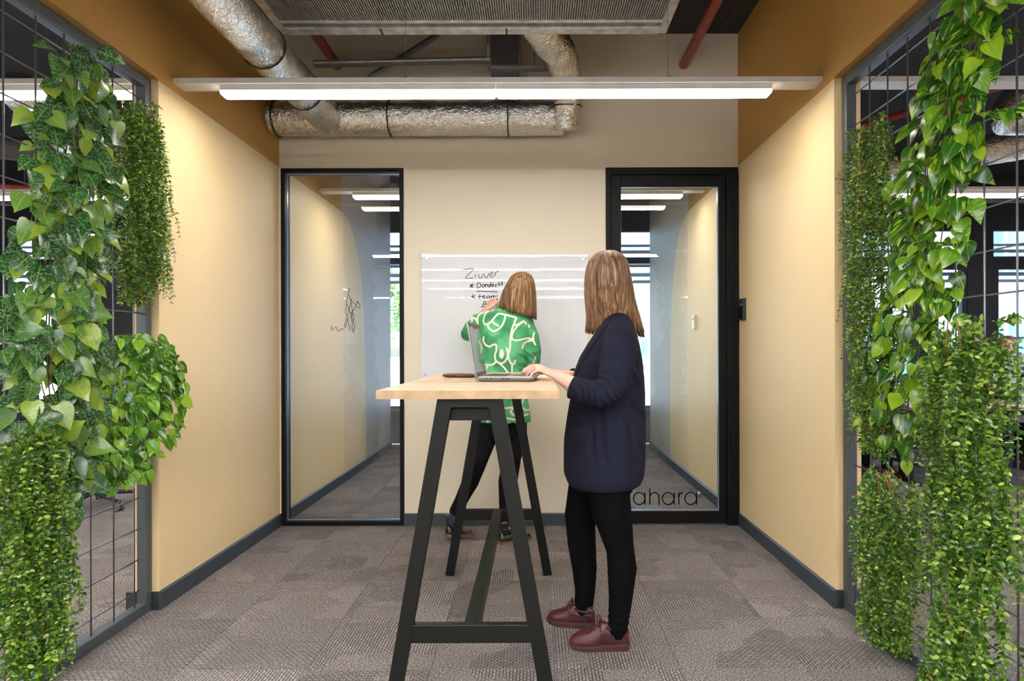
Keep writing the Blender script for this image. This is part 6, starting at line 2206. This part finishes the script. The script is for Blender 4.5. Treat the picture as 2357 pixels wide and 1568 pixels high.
def small_vine(name, label, side, path, n, size, seed, bulge=0.07, round_=0.0, extra=()):
    """many thin strands hanging out of a core, each with leaf pairs"""
    r = random.Random(seed)
    X, Y = side_xy(side, path[0][0])
    t = thing(name, label, 'plant', (X, Y, CAMZ - (path[0][1] - VPY) * Y / FOC), 'plants trailing on mesh screens')
    lm = [leaf_mesh('leaf', M['small'], 'oval', s, curl=0.2, fold=0.3 + 0.2 * (s % 2)) for s in range(3)]
    lv = []
    st = MB()
    pts = plant_points(side, path, max(8, n // 22), r, 0.6, bulge)
    zmin = min(CAMZ - (q[1] - VPY) * side_xy(side, q[0])[1] / FOC for q in path)
    for (p, o, w, u, v) in pts:
        L = r.uniform(0.10, 0.26)
        L = min(L, max(0.05, p.z - zmin + 0.05))
        a = p.copy()
        k = 11
        q = [a]
        d = Vector((o.x * 0.5, o.y * 0.6, 0.25)) + Vector((r.gauss(0, 0.3), r.gauss(0, 0.3), r.gauss(0, 0.25)))
        for j in range(k):
            d = d * 0.80 + Vector((0, 0, -0.30)) + Vector((r.gauss(0, 0.06), r.gauss(0, 0.06), 0))
            q.append(q[-1] + d.normalized() * L / k)
        st.tube(q, 0.0009, 3, caps=False)
        for j in range(1, k + 1):
            dd = (q[j] - q[j - 1]).normalized()
            sd = dd.cross(Vector((r.gauss(0, 1), r.gauss(0, 1), r.gauss(0, 1)))).normalized()
            for sg in (-1, 1):
                tip = dd * 0.5 + sd * sg * 1.0 + Vector((0, 0, 0.15))
                nr = Vector((-side * 0.5, -0.5, 0.9)) + Vector((r.gauss(0, 0.5), r.gauss(0, 0.5), r.gauss(0, 0.4)))
                lv.append((q[j], frame_rot(tip, nr), size * r.uniform(0.7, 1.2) * (1 if j < k - 2 else 0.7)))
    for tr in extra:
        q3 = []
        for (px, py, off) in tr:
            Xs, Ys = side_xy(side, px, off)
            q3.append(Vector((Xs, Ys, CAMZ - (py - VPY) * Ys / FOC)))
        q3 = smooth_path(q3, 7)
        st.tube(q3, 0.0011, 4)
        for j in range(1, len(q3)):
            dd = (q3[j] - q3[j - 1]).normalized()
            sd = dd.cross(Vector((r.gauss(0, 1), r.gauss(0, 1), r.gauss(0, 1)))).normalized()
            for sg in (-1, 1):
                lv.append((q3[j], frame_rot(dd * 0.5 + sd * sg, (-side * 0.5, -0.5, 0.9)), size * r.uniform(0.7, 1.1)))
    # the outermost leaves are parts of their own
    order = sorted(range(len(lv)), key=lambda i: side * lv[i][0].x + r.random() * 0.05)
    first = set(order[:300])
    mb = MB()
    uvs = []
    src = [[tuple(d.uv) for d in me.uv_layers[0].data] for me in lm]
    base = t.location
    vsrc = [[Vector(v_.co) for v_ in me.vertices] for me in lm]
    fsrc = [[tuple(q.vertices) for q in me.polygons] for me in lm]
    for i, (p, R, s) in enumerate(lv):
        k = i % 3
        if i in first:
            ob = obj_from(lm[k], 'leaf', t, p - base, R.to_euler())
            ob.scale = (s, s, s)
        else:
            mb.add([p + R @ (c * s) for c in vsrc[k]], fsrc[k])
    ob = mb.build('foliage', M['small_many'], t, smooth=True)
    l = ob.data.uv_layers.new(name='UVMap')
    tag(ob, kind='stuff')
    tag(st.build('strands', M['stem'], t), kind='stuff')
    stems(t, side, path, 4, r, M['twig'], 0.0022, 0.4, bulge * 0.9, 'main_stem')
    return t


pothos('satin_pothos', 'tall trailing pothos with silvery mottled dark leaves on the left screen', -1,
       [(155, 105, 26), (150, 170, 50), (150, 300, 80), (150, 420, 88), (135, 520, 90), (120, 640, 98), (105, 760, 95), (100, 860, 100), (115, 960, 100), (130, 1040, 80), (160, 1090, 40)], 470, 0.098, 'satin', 11, 0.12,
       extra=([(160, 100, 0.05), (205, 130, 0.08), (240, 180, 0.1), (255, 230, 0.1), (275, 300, 0.1)], [(150, 1050, 0.05), (165, 1110, 0.06), (170, 1190, 0.06)]))
pothos('bright_pothos', 'bushy bright green pothos at the middle of the left screen, spilling over its post', -1,
       [(250, 770, 70), (290, 800, 85), (300, 870, 90), (300, 940, 92), (285, 1000, 88), (250, 1050, 70), (240, 1090, 45)], 460, 0.066, 'bright', 12, 0.17,
       extra=([(200, 1020, 0.06), (185, 1090, 0.07), (170, 1150, 0.07), (160, 1200, 0.07)], [(270, 1040, 0.08), (272, 1090, 0.08), (262, 1120, 0.08)], [(355, 900, 0.12), (375, 930, 0.13), (385, 950, 0.13)]))
small_vine('trailing_vine', 'fine small-leaved vine hanging beside the left screen post, near the top', -1,
           [(300, 238, 26), (298, 275, 44), (296, 340, 50), (300, 430, 45), (300, 520, 38), (296, 590, 30), (290, 640, 18), (290, 680, 8)], 9500, 0.0190, 21, 0.08,
           extra=([(320, 245, 0.02), (345, 238, 0.04), (368, 245, 0.06)], [(240, 400, 0.03), (232, 340, 0.03), (240, 310, 0.03)]))
small_vine('trailing_vine', 'dense small-leaved vine at the bottom left corner of the left screen', -1,
           [(30, 975, 50), (40, 1040, 60), (38, 1140, 58), (40, 1240, 55), (42, 1340, 52), (40, 1430, 42), (30, 1500, 25), (25, 1540, 10)], 10500, 0.0205, 22, 0.10)
pothos('golden_pothos', 'long trailing golden pothos with yellow-streaked leaves on the right screen', 1,
       [(2265, 5, 75), (2255, 70, 72), (2240, 150, 72), (2215, 260, 75), (2195, 350, 68), (2180, 440, 68), (2165, 540, 80), (2150, 620, 72), (2130, 720, 72), (2110, 800, 78), (2095, 880, 80), (2075, 960, 68), (2070, 1010, 35)], 500, 0.076, 'golden', 13, 0.12,
       extra=([(2270, 260, 0.03), (2310, 265, 0.04), (2345, 250, 0.04)], [(2080, 1000, 0.05), (2085, 1040, 0.05), (2088, 1075, 0.05)], [(2100, 380, 0.08), (2060, 420, 0.1), (2045, 435, 0.1)]))
small_vine('trailing_vine', 'long fine small-leaved vine beside the right screen post', 1,
           [(2030, 285, 30), (2025, 330, 50), (2028, 420, 50), (2032, 520, 48), (2030, 620, 46), (2028, 720, 44), (2030, 820, 42), (2035, 900, 40), (2040, 980, 30), (2050, 1030, 14)], 10500, 0.0185, 23, 0.07,
           extra=([(1990, 300, 0.03), (1965, 310, 0.05), (1950, 312, 0.05)], [(1985, 340, 0.03), (1960, 355, 0.05), (1945, 362, 0.06)], [(2035, 290, 0.02), (2033, 272, 0.02), (2032, 262, 0.02)]))
small_vine('trailing_vine', 'wide dense small-leaved vine filling the lower right of the right screen', 1,
           [(2255, 740, 50), (2265, 800, 75), (2268, 900, 88), (2268, 1000, 85), (2265, 1100, 80), (2262, 1200, 78), (2262, 1300, 72), (2255, 1400, 62), (2250, 1500, 55), (2245, 1575, 50)], 12000, 0.0215, 24, 0.10,
           extra=([(2290, 745, 0.03), (2320, 740, 0.03), (2345, 735, 0.03)],))
small_vine('trailing_vine', 'short small-leaved vine low on the right screen with open carpet behind it', 1,
           [(2055, 1085, 30), (2062, 1130, 55), (2070, 1200, 55), (2068, 1290, 48), (2065, 1370, 42), (2062, 1430, 30), (2080, 1475, 12)], 7500, 0.0200, 25, 0.08,
           extra=([(2020, 1130, 0.03), (1995, 1120, 0.05), (1975, 1128, 0.06)], [(2020, 1150, 0.03), (1990, 1145, 0.05), (1965, 1150, 0.06)], [(2050, 1080, 0.03), (2030, 1060, 0.03), (2020, 1048, 0.03)]))
small_vine('trailing_vine', 'tips of a small-leaved vine at the foot of the right screen', 1,
           [(2170, 1535, 22), (2180, 1560, 30), (2190, 1590, 30)], 900, 0.0175, 26, 0.06)
